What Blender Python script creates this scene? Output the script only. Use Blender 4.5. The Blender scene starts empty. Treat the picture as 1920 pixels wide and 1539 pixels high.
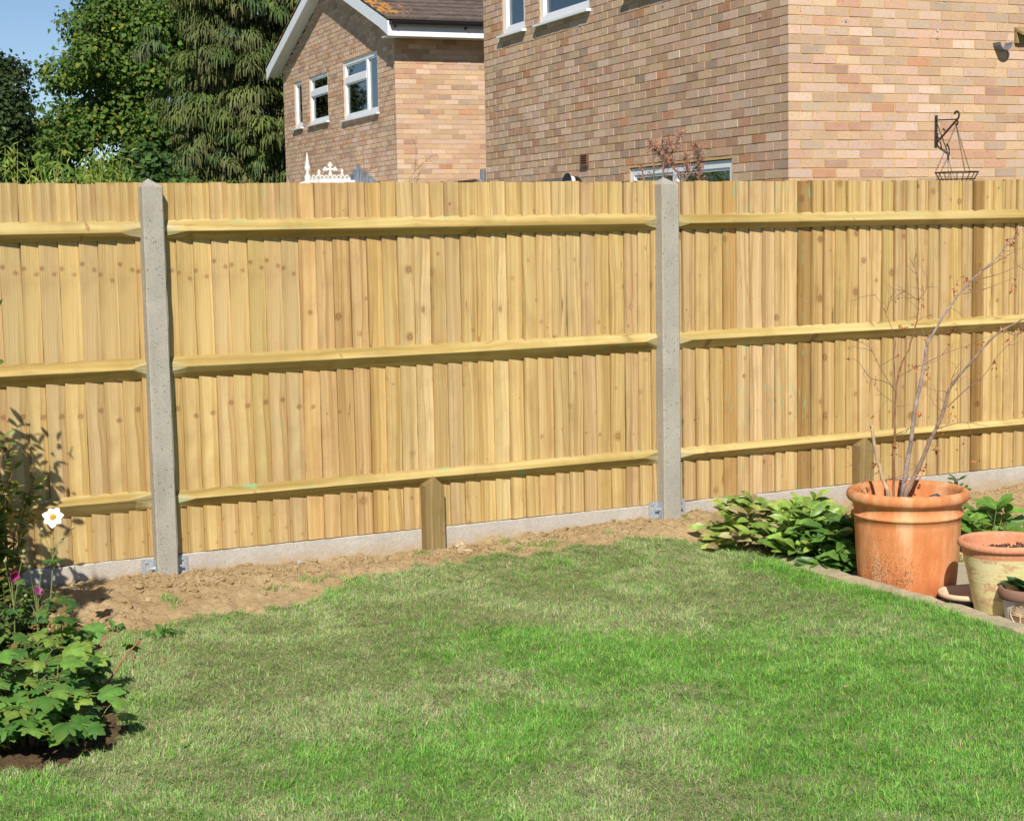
import bpy, math, random
import numpy as np

# ------------------------------------------------------------------ camera, sky, sun, exposure
SC = bpy.context.scene
COL = SC.collection
cam_data = bpy.data.cameras.new('camera')
cam_data.sensor_width = 36.0
cam_data.sensor_fit = 'HORIZONTAL'
cam_data.lens = 57.74
cam_data.clip_start = 0.05
cam_data.clip_end = 3000.0
cam = bpy.data.objects.new('camera', cam_data)
COL.objects.link(cam)
from mathutils import Matrix, Vector
R_ = (0.89591922, -0.44382842, -0.01857652)
U_ = (0.06425668, 0.08810399, 0.9940366)
F_ = (0.43954503, 0.89177016, -0.107453)
cam.matrix_world = Matrix(((R_[0], U_[0], -F_[0], 0.0), (R_[1], U_[1], -F_[1], 0.0),
                           (R_[2], U_[2], -F_[2], 1.70353), (0, 0, 0, 1)))
SC.camera = cam

SUN_DIR = Vector((-0.154, -0.28, 0.272)).normalized()      # towards the sun
ELEV = math.asin(SUN_DIR.z)
AZ = math.atan2(SUN_DIR.x, SUN_DIR.y)
world = bpy.data.worlds.new('World')
SC.world = world
world.use_nodes = True
wn = world.node_tree
wn.nodes.clear()
sky = wn.nodes.new('ShaderNodeTexSky')
sky.sky_type = 'NISHITA'
sky.sun_disc = False
sky.sun_elevation = ELEV
sky.sun_rotation = AZ
sky.altitude = 50.0
sky.air_density = 0.8
sky.dust_density = 0.0
sky.ozone_density = 3.0
bg = wn.nodes.new('ShaderNodeBackground')
bg.inputs['Strength'].default_value = 0.078
wo = wn.nodes.new('ShaderNodeOutputWorld')
wn.links.new(sky.outputs[0], bg.inputs[0])
wn.links.new(bg.outputs[0], wo.inputs[0])

sun_data = bpy.data.lights.new('sun', 'SUN')
sun_data.energy = 5.0
sun_data.angle = math.radians(0.53)
sun_data.color = (1.0, 0.94, 0.84)
sun = bpy.data.objects.new('sun', sun_data)
COL.objects.link(sun)
sun.rotation_euler = SUN_DIR.to_track_quat('Z', 'Y').to_euler()

SC.view_settings.view_transform = 'Standard'
SC.view_settings.look = 'None'
SC.view_settings.exposure = 0.3
SC.view_settings.gamma = 1.0
SC.view_settings.use_curve_mapping = False
SC.cycles.max_bounces = 6
SC.cycles.transparent_max_bounces = 8

RNG = np.random.default_rng(11)
rnd = random.Random(5)

# ------------------------------------------------------------------ geometry helpers
class Geo:
    """Collects blocks of vertices and faces, with named per-vertex colour attributes."""
    def __init__(self):
        self.V = []; self.F = []; self.A = {}; self.n = 0
    def add(self, V, F, **attrs):
        V = np.asarray(V, float).reshape(-1, 3)
        if isinstance(F, np.ndarray):
            self.F.append(F + self.n)
        else:
            by = {}
            for f in F: by.setdefault(len(f), []).append(f)
            for k in by: self.F.append(np.array(by[k], int) + self.n)
        for k, c in attrs.items():
            c = np.asarray(c, float)
            if c.ndim == 1: c = np.tile(c, (len(V), 1))
            if c.shape[1] == 3: c = np.hstack([c, np.ones((len(c), 1))])
            self.A.setdefault(k, []).append((self.n, c))
        self.V.append(V); self.n += len(V)
    def box(self, x0, x1, y0, y1, z0, z1, **attrs):
        V = [(x, y, z) for x in (x0, x1) for y in (y0, y1) for z in (z0, z1)]
        F = [(0, 1, 3, 2), (4, 6, 7, 5), (0, 4, 5, 1), (2, 3, 7, 6), (0, 2, 6, 4), (1, 5, 7, 3)]
        self.add(V, F, **attrs)
    def tube(self, pts, rad, n=6, cap=True, **attrs):
        P = np.asarray(pts, float); m = len(P)
        rad = np.full(m, rad) if np.isscalar(rad) else np.asarray(rad, float)
        T = np.gradient(P, axis=0); T /= np.linalg.norm(T, axis=1)[:, None] + 1e-9
        ref = np.array([0, 0, 1.0]) if abs(T[0, 2]) < .9 else np.array([1.0, 0, 0])
        V = []
        X = np.cross(ref, T[0]); X /= np.linalg.norm(X) + 1e-9
        for i in range(m):
            X = X - T[i] * (X @ T[i]); X /= np.linalg.norm(X) + 1e-9
            Y = np.cross(T[i], X)
            a = np.linspace(0, 2 * np.pi, n, endpoint=False)
            V.append(P[i] + rad[i] * (np.cos(a)[:, None] * X + np.sin(a)[:, None] * Y))
        V = np.vstack(V)
        F = [(i * n + j, i * n + (j + 1) % n, (i + 1) * n + (j + 1) % n, (i + 1) * n + j) for i in range(m - 1) for j in range(n)]
        if cap: F += [tuple(range(n))[::-1], tuple((m - 1) * n + j for j in range(n))]
        self.add(V, F, **attrs)
    def lathe(self, prof, n=40, c=(0, 0, 0), wob=0.0, **attrs):
        prof = np.asarray(prof, float); m = len(prof)
        a = np.linspace(0, 2 * np.pi, n, endpoint=False)
        w = 1 + wob * np.sin(2 * a + 1.0)
        V = np.zeros((m, n, 3))
        V[:, :, 0] = prof[:, :1] * np.cos(a) * w + c[0]
        V[:, :, 1] = prof[:, :1] * np.sin(a) * w + c[1]
        V[:, :, 2] = prof[:, 1:] + c[2]
        F = np.array([(i * n + j, i * n + (j + 1) % n, (i + 1) * n + (j + 1) % n, (i + 1) * n + j) for i in range(m - 1) for j in range(n)])
        self.add(V.reshape(-1, 3), F, **attrs)
    def prism(self, pts2, axis, a, b, **attrs):
        """extrude a 2-D outline along axis 0/1/2 from a to b"""
        m = len(pts2); V = []
        for t in (a, b):
            for p in pts2:
                q = [p[0], p[1]]; q.insert(axis, t); V.append(q)
        F = [tuple(range(m))[::-1], tuple(range(m, 2 * m))] + [(i, (i + 1) % m, m + (i + 1) % m, m + i) for i in range(m)]
        self.add(V, F, **attrs)

def build(name, g, material, parent=None, smooth=False, label=None, **props):
    me = bpy.data.meshes.new(name)
    V = np.vstack(g.V)
    me.vertices.add(len(V)); me.vertices.foreach_set('co', V.astype(np.float32).ravel())
    sizes = np.concatenate([np.full(len(f), f.shape[1]) for f in g.F])
    idx = np.concatenate([f.ravel() for f in g.F])
    me.loops.add(len(idx)); me.loops.foreach_set('vertex_index', idx.astype(np.int32))
    me.polygons.add(len(sizes))
    st = np.concatenate([[0], np.cumsum(sizes)[:-1]])
    me.polygons.foreach_set('loop_start', st.astype(np.int32))
    me.polygons.foreach_set('use_smooth', np.full(len(sizes), bool(smooth)))
    me.update(calc_edges=True); me.validate()
    for k, blocks in g.A.items():
        arr = np.ones((len(V), 4), np.float32)
        for o, c in blocks: arr[o:o + len(c)] = c
        at = me.color_attributes.new(k, 'FLOAT_COLOR', 'POINT')
        at.data.foreach_set('color', arr.ravel())
    me.materials.append(material)
    ob = bpy.data.objects.new(name, me); COL.objects.link(ob)
    if parent: ob.parent = parent
    if label: ob['label'] = label
    for k, v in props.items(): ob[k] = v
    return ob

def thing(name, label, cat, loc=(0, 0, 0), rz=0.0, group=None):
    o = bpy.data.objects.new(name, None); COL.objects.link(o)
    o.empty_display_size = .1
    o.location = loc; o.rotation_euler = (0, 0, rz); o['label'] = label; o['category'] = cat
    if group: o['group'] = group
    return o

def lat(shape_x, shape_y, seed):
    return np.random.default_rng(seed).random((shape_x, shape_y))
_L = [lat(64, 64, s) for s in range(12)]
def vnoise(x, y, seed=0):
    L = _L[seed % 12]
    xi = np.floor(x).astype(int); yi = np.floor(y).astype(int)
    fx = x - xi; fy = y - yi
    fx = fx * fx * (3 - 2 * fx); fy = fy * fy * (3 - 2 * fy)
    a = L[xi % 64, yi % 64]; b = L[(xi + 1) % 64, yi % 64]; c = L[xi % 64, (yi + 1) % 64]; d = L[(xi + 1) % 64, (yi + 1) % 64]
    return (a * (1 - fx) + b * fx) * (1 - fy) + (c * (1 - fx) + d * fx) * fy
def fbm(x, y, oct=4, seed=0):
    s = 0; a = .5; t = 0
    for i in range(oct):
        s = s + a * vnoise(x * 2 ** i + 13.7 * i, y * 2 ** i + 7.1 * i, seed + i); t += a; a *= .5
    return s / t
def sstep(a, b, x):
    t = np.clip((x - a) / (b - a), 0, 1); return t * t * (3 - 2 * t)
def inpoly(px, py, poly):
    poly = np.asarray(poly); ins = np.zeros(px.shape, bool); n = len(poly)
    for i in range(n):
        x0, y0 = poly[i]; x1, y1 = poly[(i + 1) % n]
        c = ((y0 > py) != (y1 > py)) & (px < (x1 - x0) * (py - y0) / (y1 - y0 + 1e-12) + x0)
        ins ^= c
    return ins

def unit(v):
    return v / (np.linalg.norm(v, axis=-1, keepdims=True) + 1e-9)
def scatter(g, tmpl, pos, d, nrm, sc, col, wid=None):
    """stamp a leaf template (V, F) at pos, pointing along d with face normal nrm"""
    TV, TF = tmpl
    pos = np.asarray(pos, float); m = len(pos); k = len(TV)
    d = unit(np.asarray(d, float)); nrm = np.asarray(nrm, float)
    z = unit(nrm - d * np.sum(nrm * d, axis=1, keepdims=True)); x = np.cross(d, z)
    sc = np.broadcast_to(np.asarray(sc, float), (m,))[:, None, None]
    w = 1.0 if wid is None else np.asarray(wid)[:, None, None]
    V = pos[:, None, :] + sc * (TV[None, :, 0:1] * w * x[:, None, :] + TV[None, :, 1:2] * d[:, None, :] + TV[None, :, 2:3] * z[:, None, :])
    col = np.asarray(col, float)
    C = np.repeat(np.broadcast_to(col, (m, col.shape[-1])), k, axis=0)
    off = (np.arange(m) * k)[:, None, None]
    by = {}
    for f in TF: by.setdefault(len(f), []).append(f)
    first = True
    base = g.n
    for kk, fl in by.items():
        F = (np.array(fl)[None] + off).reshape(-1, kk)
        if first:
            g.add(V.reshape(-1, 3), F, Col=C); first = False
        else:
            g.F.append(F + base)

def T_simple(w=.45, fold=.1, droop=.12):
    V = np.array([(0, 0, 0), (-w, .45, fold), (0, .55, 0), (w, .45, fold), (0, 1, -droop)], float)
    return V, [(0, 2, 1), (0, 3, 2), (1, 2, 4), (2, 3, 4)]
def T_ellipse(w=.16, fold=.05, droop=.25, rows=6):
    V = []
    for i in range(rows + 1):
        t = i / rows; ww = w * math.sin(math.pi * min(1, t * .93 + .04)) ** .8
        if i == rows: ww = 0.004
        z = .12 * t - droop * t * t
        V += [(-ww, t, z + fold * ww / w), (0, t, z), (ww, t, z + fold * ww / w)]
    F = []
    for i in range(rows):
        a = 3 * i
        F += [(a, a + 1, a + 4, a + 3), (a + 1, a + 2, a + 5, a + 4)]
    return np.array(V, float), F
def T_lobed(droop=.3, fold=.12):
    half = [(.18, -.07), (.36, .02), (.43, .13), (.56, .2), (.5, .33), (.37, .39), (.49, .46), (.55, .55), (.6, .7), (.47, .69), (.39, .63), (.27, .62), (.27, .73), (.16, .82), (.1, .92)]
    out = [(0, 0)] + half + [(0, 1.0)] + [(-x, y) for x, y in half[::-1]]
    c = np.array((0, .3)); n = len(out); V = [(0, .3, 0.0)]
    for s in (.5, 1.0):
        for i, p in enumerate(out):
            q = c + (np.array(p) - c) * s
            r = math.hypot(q[0], q[1] - .3)
            V.append((q[0], q[1], fold * abs(q[0]) * (.6 if s < 1 else .3) - droop * r * r + (.015 if i % 2 else -.015)))
    F = [(0, 1 + i, 1 + (i + 1) % n) for i in range(n)]
    F += [(1 + i, 1 + n + i, 1 + n + (i + 1) % n, 1 + (i + 1) % n) for i in range(n)]
    return np.array(V, float), F

# ------------------------------------------------------------------ material helpers
def new_mat(name):
    m = bpy.data.materials.new(name); m.use_nodes = True
    nt = m.node_tree; nt.nodes.clear()
    out = nt.nodes.new('ShaderNodeOutputMaterial')
    b = nt.nodes.new('ShaderNodeBsdfPrincipled')
    nt.links.new(b.outputs[0], out.inputs[0])
    return m, nt, b
def nd(nt, t, ins=None, **pr):
    n = nt.nodes.new(t)
    for k, v in pr.items(): setattr(n, k, v)
    for k, v in (ins or {}).items():
        if isinstance(v, bpy.types.NodeSocket): nt.links.new(v, n.inputs[k])
        else: n.inputs[k].default_value = v
    return n
def mixc(nt, f, a, b, blend='MIX'):
    n = nd(nt, 'ShaderNodeMix', data_type='RGBA', blend_type=blend)
    for i, v in ((0, f), (6, a), (7, b)):
        if isinstance(v, bpy.types.NodeSocket): nt.links.new(v, n.inputs[i])
        elif i == 0: n.inputs[0].default_value = v
        else: n.inputs[i].default_value = (*v, 1) if len(v) == 3 else v
    return n.outputs[2]
def mth(nt, op, a, b=None, c=None, clamp=False):
    n = nd(nt, 'ShaderNodeMath', operation=op, use_clamp=clamp)
    for i, v in enumerate((a, b, c)):
        if v is None: continue
        if isinstance(v, bpy.types.NodeSocket): nt.links.new(v, n.inputs[i])
        else: n.inputs[i].default_value = v
    return n.outputs[0]
def ramp(nt, f, stops):
    n = nd(nt, 'ShaderNodeValToRGB', {'Fac': f})
    e = n.color_ramp.elements
    while len(e) < len(stops): e.new(.5)
    for s, (p, c) in zip(e, stops):
        s.position = p; s.color = (*c, 1) if not np.isscalar(c) else (c, c, c, 1)
    return n.outputs[0]
def maprange(nt, v, a, b, c=0.0, d=1.0):
    return nd(nt, 'ShaderNodeMapRange', {'Value': v, 'From Min': a, 'From Max': b, 'To Min': c, 'To Max': d}).outputs[0]
def noise(nt, vec, scale, detail=3.0, rough=.55, out=0, dist=0.0):
    ins = {'Scale': scale, 'Detail': detail, 'Roughness': rough, 'Distortion': dist}
    if vec is not None: ins['Vector'] = vec
    return nd(nt, 'ShaderNodeTexNoise', ins).outputs[out]
def objco(nt): return nd(nt, 'ShaderNodeTexCoord').outputs['Object']
def attr(nt, name): return nd(nt, 'ShaderNodeAttribute', attribute_name=name)
def bump(nt, b, h, strength, dist):
    n = nd(nt, 'ShaderNodeBump', {'Height': h, 'Strength': strength, 'Distance': dist})
    nt.links.new(n.outputs[0], b.inputs['Normal'])
def base(nt, b, c):
    if isinstance(c, bpy.types.NodeSocket): nt.links.new(c, b.inputs['Base Color'])
    else: b.inputs['Base Color'].default_value = (*c, 1)

def plain(name, col, rough=.6, var=.12, scale=30.0, bmp=0.0, metal=0.0, spec=.5):
    m, nt, b = new_mat(name)
    n = noise(nt, objco(nt), scale, 4)
    f = maprange(nt, n, .3, .7, 1 - var, 1 + var)
    mul = nd(nt, 'ShaderNodeVectorMath', {0: col}, operation='SCALE'); nt.links.new(f, mul.inputs['Scale'])
    base(nt, b, mul.outputs[0])
    b.inputs['Roughness'].default_value = rough; b.inputs['Metallic'].default_value = metal
    b.inputs['Specular IOR Level'].default_value = spec
    if bmp: bump(nt, b, n, .6, bmp)
    return m
def leafmat(name, rough=.5, trans=.25, var=.25, scale=25.0, spec=.35, spots=0.0):
    m, nt, b = new_mat(name)
    c = attr(nt, 'Col').outputs['Color']
    n = noise(nt, objco(nt), scale, 3)
    f = maprange(nt, n, .3, .7, 1 - var, 1 + var)
    mul = nd(nt, 'ShaderNodeVectorMath', {0: c}, operation='SCALE'); nt.links.new(f, mul.inputs['Scale'])
    lc = mul.outputs[0]
    if spots:
        sn = noise(nt, objco(nt), 55.0, 4, .7); lc = mixc(nt, maprange(nt, sn, .60, .68, 0, spots), lc, (.22, .13, .045))
        yn = noise(nt, objco(nt), 9.0, 2); lc = mixc(nt, maprange(nt, yn, .52, .75, 0, .4), lc, (.26, .30, .06))
    base(nt, b, lc); b.inputs['Roughness'].default_value = rough
    b.inputs['Specular IOR Level'].default_value = spec
    tr = nd(nt, 'ShaderNodeBsdfTranslucent')
    tc = mixc(nt, 1.0, mul.outputs[0], (1.25, 1.25, .5), 'MULTIPLY'); nt.links.new(tc, tr.inputs[0])
    mx = nd(nt, 'ShaderNodeMixShader', {0: trans})
    nt.links.new(b.outputs[0], mx.inputs[1]); nt.links.new(tr.outputs[0], mx.inputs[2])
    out = [n for n in nt.nodes if n.type == 'OUTPUT_MATERIAL'][0]
    nt.links.new(mx.outputs[0], out.inputs[0])
    return m

# ------------------------------------------------------------------ materials
def wood_mat(name, dark, mid, light, knots=True, stain=True, warp=.05, bmp=.35):
    m, nt, b = new_mat(name)
    bc = attr(nt, 'bco')
    sep = nd(nt, 'ShaderNodeSeparateColor', {0: bc.outputs['Color']}).outputs
    u, z, r = sep[0], sep[1], sep[2]
    tat = attr(nt, 'Col')
    kn_off = 0.0
    if knots:
        u9 = mth(nt, 'MULTIPLY_ADD', r, 17.0, mth(nt, 'MULTIPLY', u, 17.0))
        z2 = mth(nt, 'MULTIPLY_ADD', r, 31.0, mth(nt, 'MULTIPLY', z, 2.6))
        kv = nd(nt, 'ShaderNodeCombineXYZ', {0: u9, 1: z2})
        vo = nd(nt, 'ShaderNodeTexVoronoi', {'Vector': kv.outputs[0], 'Scale': 1.0}, voronoi_dimensions='2D')
        dv = nd(nt, 'ShaderNodeVectorMath', {0: vo.outputs['Position'], 1: kv.outputs[0]}, operation='SUBTRACT')
        sc = nd(nt, 'ShaderNodeVectorMath', {0: dv.outputs[0], 1: (1 / 21.0, 1 / 2.9, 0)}, operation='MULTIPLY')
        kw = noise(nt, nd(nt, 'ShaderNodeCombineXYZ', {0: mth(nt, 'MULTIPLY', u, 120.0), 1: mth(nt, 'MULTIPLY', z, 90.0), 2: r}).outputs[0], 1.0, 2)
        dist = mth(nt, 'MULTIPLY_ADD', mth(nt, 'SUBTRACT', kw, .5), .014, nd(nt, 'ShaderNodeVectorMath', {0: sc.outputs[0]}, operation='LENGTH').outputs['Value'])
        rc = nd(nt, 'ShaderNodeSeparateColor', {0: vo.outputs['Color']}).outputs
        rad = mth(nt, 'MULTIPLY_ADD', mth(nt, 'POWER', rc[0], 3.4), mth(nt, 'MULTIPLY', tat.outputs['Alpha'], .0140), .0009)
        infl = mth(nt, 'DIVIDE', rad, mth(nt, 'ADD', dist, .006))      # grain swirl round the knot
        kn_off = mth(nt, 'MULTIPLY', infl, .010)
    ux = mth(nt, 'ADD', u, kn_off)
    wav = noise(nt, nd(nt, 'ShaderNodeCombineXYZ', {0: mth(nt, 'MULTIPLY', u, 6.0), 1: mth(nt, 'MULTIPLY', z, 1.6), 2: mth(nt, 'MULTIPLY', r, 91.0)}).outputs[0], 1.0, 2)
    ux2 = mth(nt, 'MULTIPLY_ADD', mth(nt, 'SUBTRACT', wav, .5), warp, ux)
    fine = noise(nt, nd(nt, 'ShaderNodeCombineXYZ', {0: mth(nt, 'MULTIPLY', ux2, 210.0), 1: mth(nt, 'MULTIPLY', z, 2.5), 2: mth(nt, 'MULTIPLY', r, 53.0)}).outputs[0], 1.0, 3)
    wide = noise(nt, nd(nt, 'ShaderNodeCombineXYZ', {0: mth(nt, 'MULTIPLY', ux2, 46.0), 1: mth(nt, 'MULTIPLY', z, .55), 2: mth(nt, 'MULTIPLY', r, 37.0)}).outputs[0], 1.0, 2)
    c = ramp(nt, wide, [(.31, dark), (.47, mid), (.63, light)])
    c = mixc(nt, maprange(nt, fine, .45, .72, 0, .45), c, dark)
    blot = noise(nt, nd(nt, 'ShaderNodeCombineXYZ', {0: mth(nt, 'MULTIPLY', u, 9.0), 1: mth(nt, 'MULTIPLY', z, 5.0), 2: mth(nt, 'MULTIPLY', r, 71.0)}).outputs[0], 1.0, 3)
    c = mixc(nt, maprange(nt, blot, .48, .78, 0, .5), c, (dark[0] * .9, dark[1] * .85, dark[2] * .9))
    ck = noise(nt, nd(nt, 'ShaderNodeCombineXYZ', {0: mth(nt, 'MULTIPLY', ux2, 30.0), 1: mth(nt, 'MULTIPLY', z, .9), 2: mth(nt, 'MULTIPLY', r, 67.0)}).outputs[0], 1.0, 1)
    cl = maprange(nt, mth(nt, 'ABSOLUTE', mth(nt, 'SUBTRACT', ck, .5)), .004, .014, 1, 0)
    cg = noise(nt, nd(nt, 'ShaderNodeCombineXYZ', {0: mth(nt, 'MULTIPLY', u, 4.0), 1: mth(nt, 'MULTIPLY', z, 2.6), 2: mth(nt, 'MULTIPLY', r, 83.0)}).outputs[0], 1.0, 2)
    c = mixc(nt, mth(nt, 'MULTIPLY', cl, maprange(nt, cg, .60, .70, 0, .75)), c, (dark[0] * .35, dark[1] * .3, dark[2] * .3))
    if knots:
        ring = mth(nt, 'DIVIDE', dist, rad)
        halo = mth(nt, 'MULTIPLY', maprange(nt, ring, 1.0, 2.6, .7, 0), maprange(nt, rc[1], .2, .9))
        c = mixc(nt, halo, c, (dark[0] * .62, dark[1] * .5, dark[2] * .45))
        core = maprange(nt, ring, .75, 1.1, 1.0, 0)
        inner = mixc(nt, maprange(nt, ring, .2, .9), (.50, .26, .13), (.24, .125, .055))
        c = mixc(nt, mth(nt, 'MULTIPLY', core, maprange(nt, rc[1], .0, 1.0, .45, .95)), c, inner)
    c = mixc(nt, 1.0, c, tat.outputs['Color'], 'MULTIPLY')
    if stain:
        sn = noise(nt, nd(nt, 'ShaderNodeCombineXYZ', {0: mth(nt, 'MULTIPLY', u, 34.0), 1: mth(nt, 'MULTIPLY', z, 7.0), 2: r}).outputs[0], 1.0, 2)
        sf = mth(nt, 'MULTIPLY', maprange(nt, sn, .62, .70), bc.outputs['Alpha'])
        c = mixc(nt, mth(nt, 'MULTIPLY', sf, .75), c, (.14, .44, .27))
    base(nt, b, c)
    b.inputs['Roughness'].default_value = .75
    b.inputs['Specular IOR Level'].default_value = .2
    bump(nt, b, mth(nt, 'ADD', fine, mth(nt, 'MULTIPLY', wide, .6)), bmp, .002)
    return m
M_board = wood_mat('sawn_softwood', (.39, .25, .104), (.545, .38, .166), (.635, .47, .235))
M_rail = wood_mat('treated_rail_wood', (.27, .185, .055), (.41, .30, .105), (.53, .42, .18), knots=True, warp=.012, bmp=.8)
M_stump = wood_mat('weathered_stump_wood', (.16, .11, .045), (.25, .175, .07), (.33, .235, .10), stain=False)

def concrete(name, c1, c2, pits=True, sc=88.0, dirt=False):
    m, nt, b = new_mat(name)
    o = objco(nt)
    n = noise(nt, o, 6.0, 6, .6); n2 = noise(nt, o, 90.0, 3)
    c = mixc(nt, maprange(nt, n, .3, .7), c1, c2)
    c = mixc(nt, maprange(nt, n2, .4, .7, 0, .45), c, tuple(x * .62 for x in c1))
    h = n2
    if pits:
        ov = nd(nt, 'ShaderNodeVectorMath', {0: o, 1: nd(nt, 'ShaderNodeVectorMath', {0: noise(nt, o, 40.0, 2, out=1), 'Scale': .012}, operation='SCALE').outputs[0]}, operation='ADD').outputs[0]
        v = nd(nt, 'ShaderNodeTexVoronoi', {'Vector': ov, 'Scale': sc})
        rr = nd(nt, 'ShaderNodeSeparateColor', {0: v.outputs['Color']}).outputs[0]
        rad = mth(nt, 'MULTIPLY', mth(nt, 'POWER', rr, 3.0), .30)
        pit = mth(nt, 'SUBTRACT', 1.0, maprange(nt, mth(nt, 'SUBTRACT', v.outputs['Distance'], rad), -.03, .03), clamp=True)
        pit = mth(nt, 'MULTIPLY', pit, maprange(nt, rr, .15, .22))
        c = mixc(nt, mth(nt, 'MULTIPLY', pit, .72), c, (.06, .055, .045))
        h = mth(nt, 'SUBTRACT', mth(nt, 'MULTIPLY', n2, .3), pit)
    st = noise(nt, nd(nt, 'ShaderNodeMapping', {'Vector': o, 'Scale': (14, 14, 1.2)}).outputs[0], 1.0, 3)
    c = mixc(nt, maprange(nt, st, .55, .75, 0, .35), c, tuple(x * .7 for x in c2))
    if dirt:                                        # soil splashed up from the bed
        zz = nd(nt, 'ShaderNodeSeparateXYZ', {0: o}).outputs[2]
        dn = noise(nt, o, 16.0, 5, .7)
        c = mixc(nt, maprange(nt, mth(nt, 'MULTIPLY_ADD', dn, -.16, zz), -.02, .05, .75, 0), c, (.40, .29, .16))
    base(nt, b, c); b.inputs['Roughness'].default_value = .9; b.inputs['Specular IOR Level'].default_value = .2
    bump(nt, b, h, .7, .004)
    return m
M_conc = concrete('pitted_concrete', (.41, .38, .32), (.32, .30, .255))
M_grav = concrete('smooth_concrete', (.50, .455, .40), (.42, .385, .34), pits=False, dirt=True)
M_edge = concrete('weathered_edging_concrete', (.50, .41, .27), (.33, .28, .19), sc=90.0)
M_patio = concrete('patio_concrete', (.45, .39, .28), (.36, .31, .22), pits=False)

def brick_mat():
    m, nt, b = new_mat('multi_stock_brick')
    o = objco(nt)
    c = attr(nt, 'Col').outputs['Color']
    n = noise(nt, o, 7.0, 4, .6); n2 = noise(nt, o, 70.0, 3)
    c = mixc(nt, maprange(nt, n, .38, .68, .0, .38), c, (.58, .405, .255))
    n3 = noise(nt, o, 11.0, 2)
    c = mixc(nt, maprange(nt, n3, .62, .76, 0, .3), c, (.30, .235, .18))
    c = mixc(nt, maprange(nt, n2, .4, .75, 0, .3), c, (.30, .19, .12))
    v = nd(nt, 'ShaderNodeTexVoronoi', {'Vector': o, 'Scale': 34.0})
    rr = nd(nt, 'ShaderNodeSeparateColor', {0: v.outputs['Color']}).outputs[0]
    pit = mth(nt, 'MULTIPLY', maprange(nt, v.outputs['Distance'], .10, .16, 1, 0), maprange(nt, rr, .78, .8))
    c = mixc(nt, mth(nt, 'MULTIPLY', pit, .75), c, (.07, .05, .04))
    base(nt, b, c); b.inputs['Roughness'].default_value = .92; b.inputs['Specular IOR Level'].default_value = .15
    bump(nt, b, mth(nt, 'SUBTRACT', n2, pit), .5, .004)
    return m
M_brick = brick_mat()
M_white = plain('white_upvc', (.76, .78, .80), .35, .03, 8, spec=.5)
M_soffit = plain('white_board', (.74, .76, .78), .55, .05, 6)
M_black = plain('black_plastic', (.015, .015, .017), .4, .2, 20)
M_grey = plain('grey_plastic', (.14, .165, .20), .45, .15, 12)
M_brownpl = plain('brown_plastic', (.17, .075, .045), .5, .15, 25)
M_iron = plain('rusty_black_iron', (.03, .022, .018), .7, .5, 60, .002)
M_steel = plain('galvanised_steel', (.42, .46, .50), .5, .25, 90, metal=.45)
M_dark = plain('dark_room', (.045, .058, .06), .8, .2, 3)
M_curt = plain('lavender_curtain', (.62, .60, .78), .9, .1, 14)
M_net = plain('grey_net_curtain', (.28, .36, .46), .95, .35, 60)
M_blind = plain('teal_blind', (.30, .55, .66), .8, .12, 9)
M_crest = plain('weathered_white_plastic', (.60, .60, .575), .5, .12, 18)
M_lead = plain('lead_sheet', (.20, .235, .28), .5, .3, 14, .003)
M_bark = plain('tree_bark', (.11, .085, .06), .9, .4, 20, .02)
M_stone = plain('pale_stone', (.44, .34, .21), .9, .3, 22, .006)
M_greystone = plain('grey_pebble', (.36, .36, .35), .8, .35, 40, .003)
M_trim = plain('timber_roof_edge', (.30, .22, .09), .8, .25, 14)

def glass_mat():
    m, nt, b = new_mat('window_glass')
    out = [n for n in nt.nodes if n.type == 'OUTPUT_MATERIAL'][0]
    gl = nd(nt, 'ShaderNodeBsdfGlossy', {'Color': (1, 1, 1, 1), 'Roughness': .02})
    tr = nd(nt, 'ShaderNodeBsdfTransparent', {'Color': (.72, .80, .80, 1)})
    fr = nd(nt, 'ShaderNodeFresnel', {'IOR': 1.6})
    f = mth(nt, 'MULTIPLY_ADD', fr.outputs[0], .9, .06)
    mx = nd(nt, 'ShaderNodeMixShader', {0: f})
    nt.links.new(tr.outputs[0], mx.inputs[1]); nt.links.new(gl.outputs[0], mx.inputs[2])
    nt.links.new(mx.outputs[0], out.inputs[0])
    return m
M_glass = glass_mat()

def tile_mat():
    m, nt, b = new_mat('brown_concrete_tile')
    o = objco(nt)
    n = noise(nt, o, 5.0, 5, .6); n2 = noise(nt, o, 60.0, 3)
    c = mixc(nt, maprange(nt, n, .3, .7), (.085, .062, .052), (.15, .115, .098))
    c = mixc(nt, maprange(nt, n2, .5, .8, 0, .5), c, (.05, .038, .032))
    lc = attr(nt, 'Col'); li = nd(nt, 'ShaderNodeSeparateColor', {0: lc.outputs['Color']}).outputs[0]
    ln = noise(nt, o, 14.0, 4, .65)
    lm = maprange(nt, mth(nt, 'MULTIPLY_ADD', li, .26, ln), .70, .78)
    c = mixc(nt, lm, c, (.62, .27, .02))
    gl = noise(nt, o, 31.0, 3)
    c = mixc(nt, maprange(nt, gl, .68, .75, 0, .6), c, (.36, .34, .28))
    base(nt, b, c); b.inputs['Roughness'].default_value = .9
    bump(nt, b, n2, .5, .006)
    return m
M_tile = tile_mat()

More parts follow.
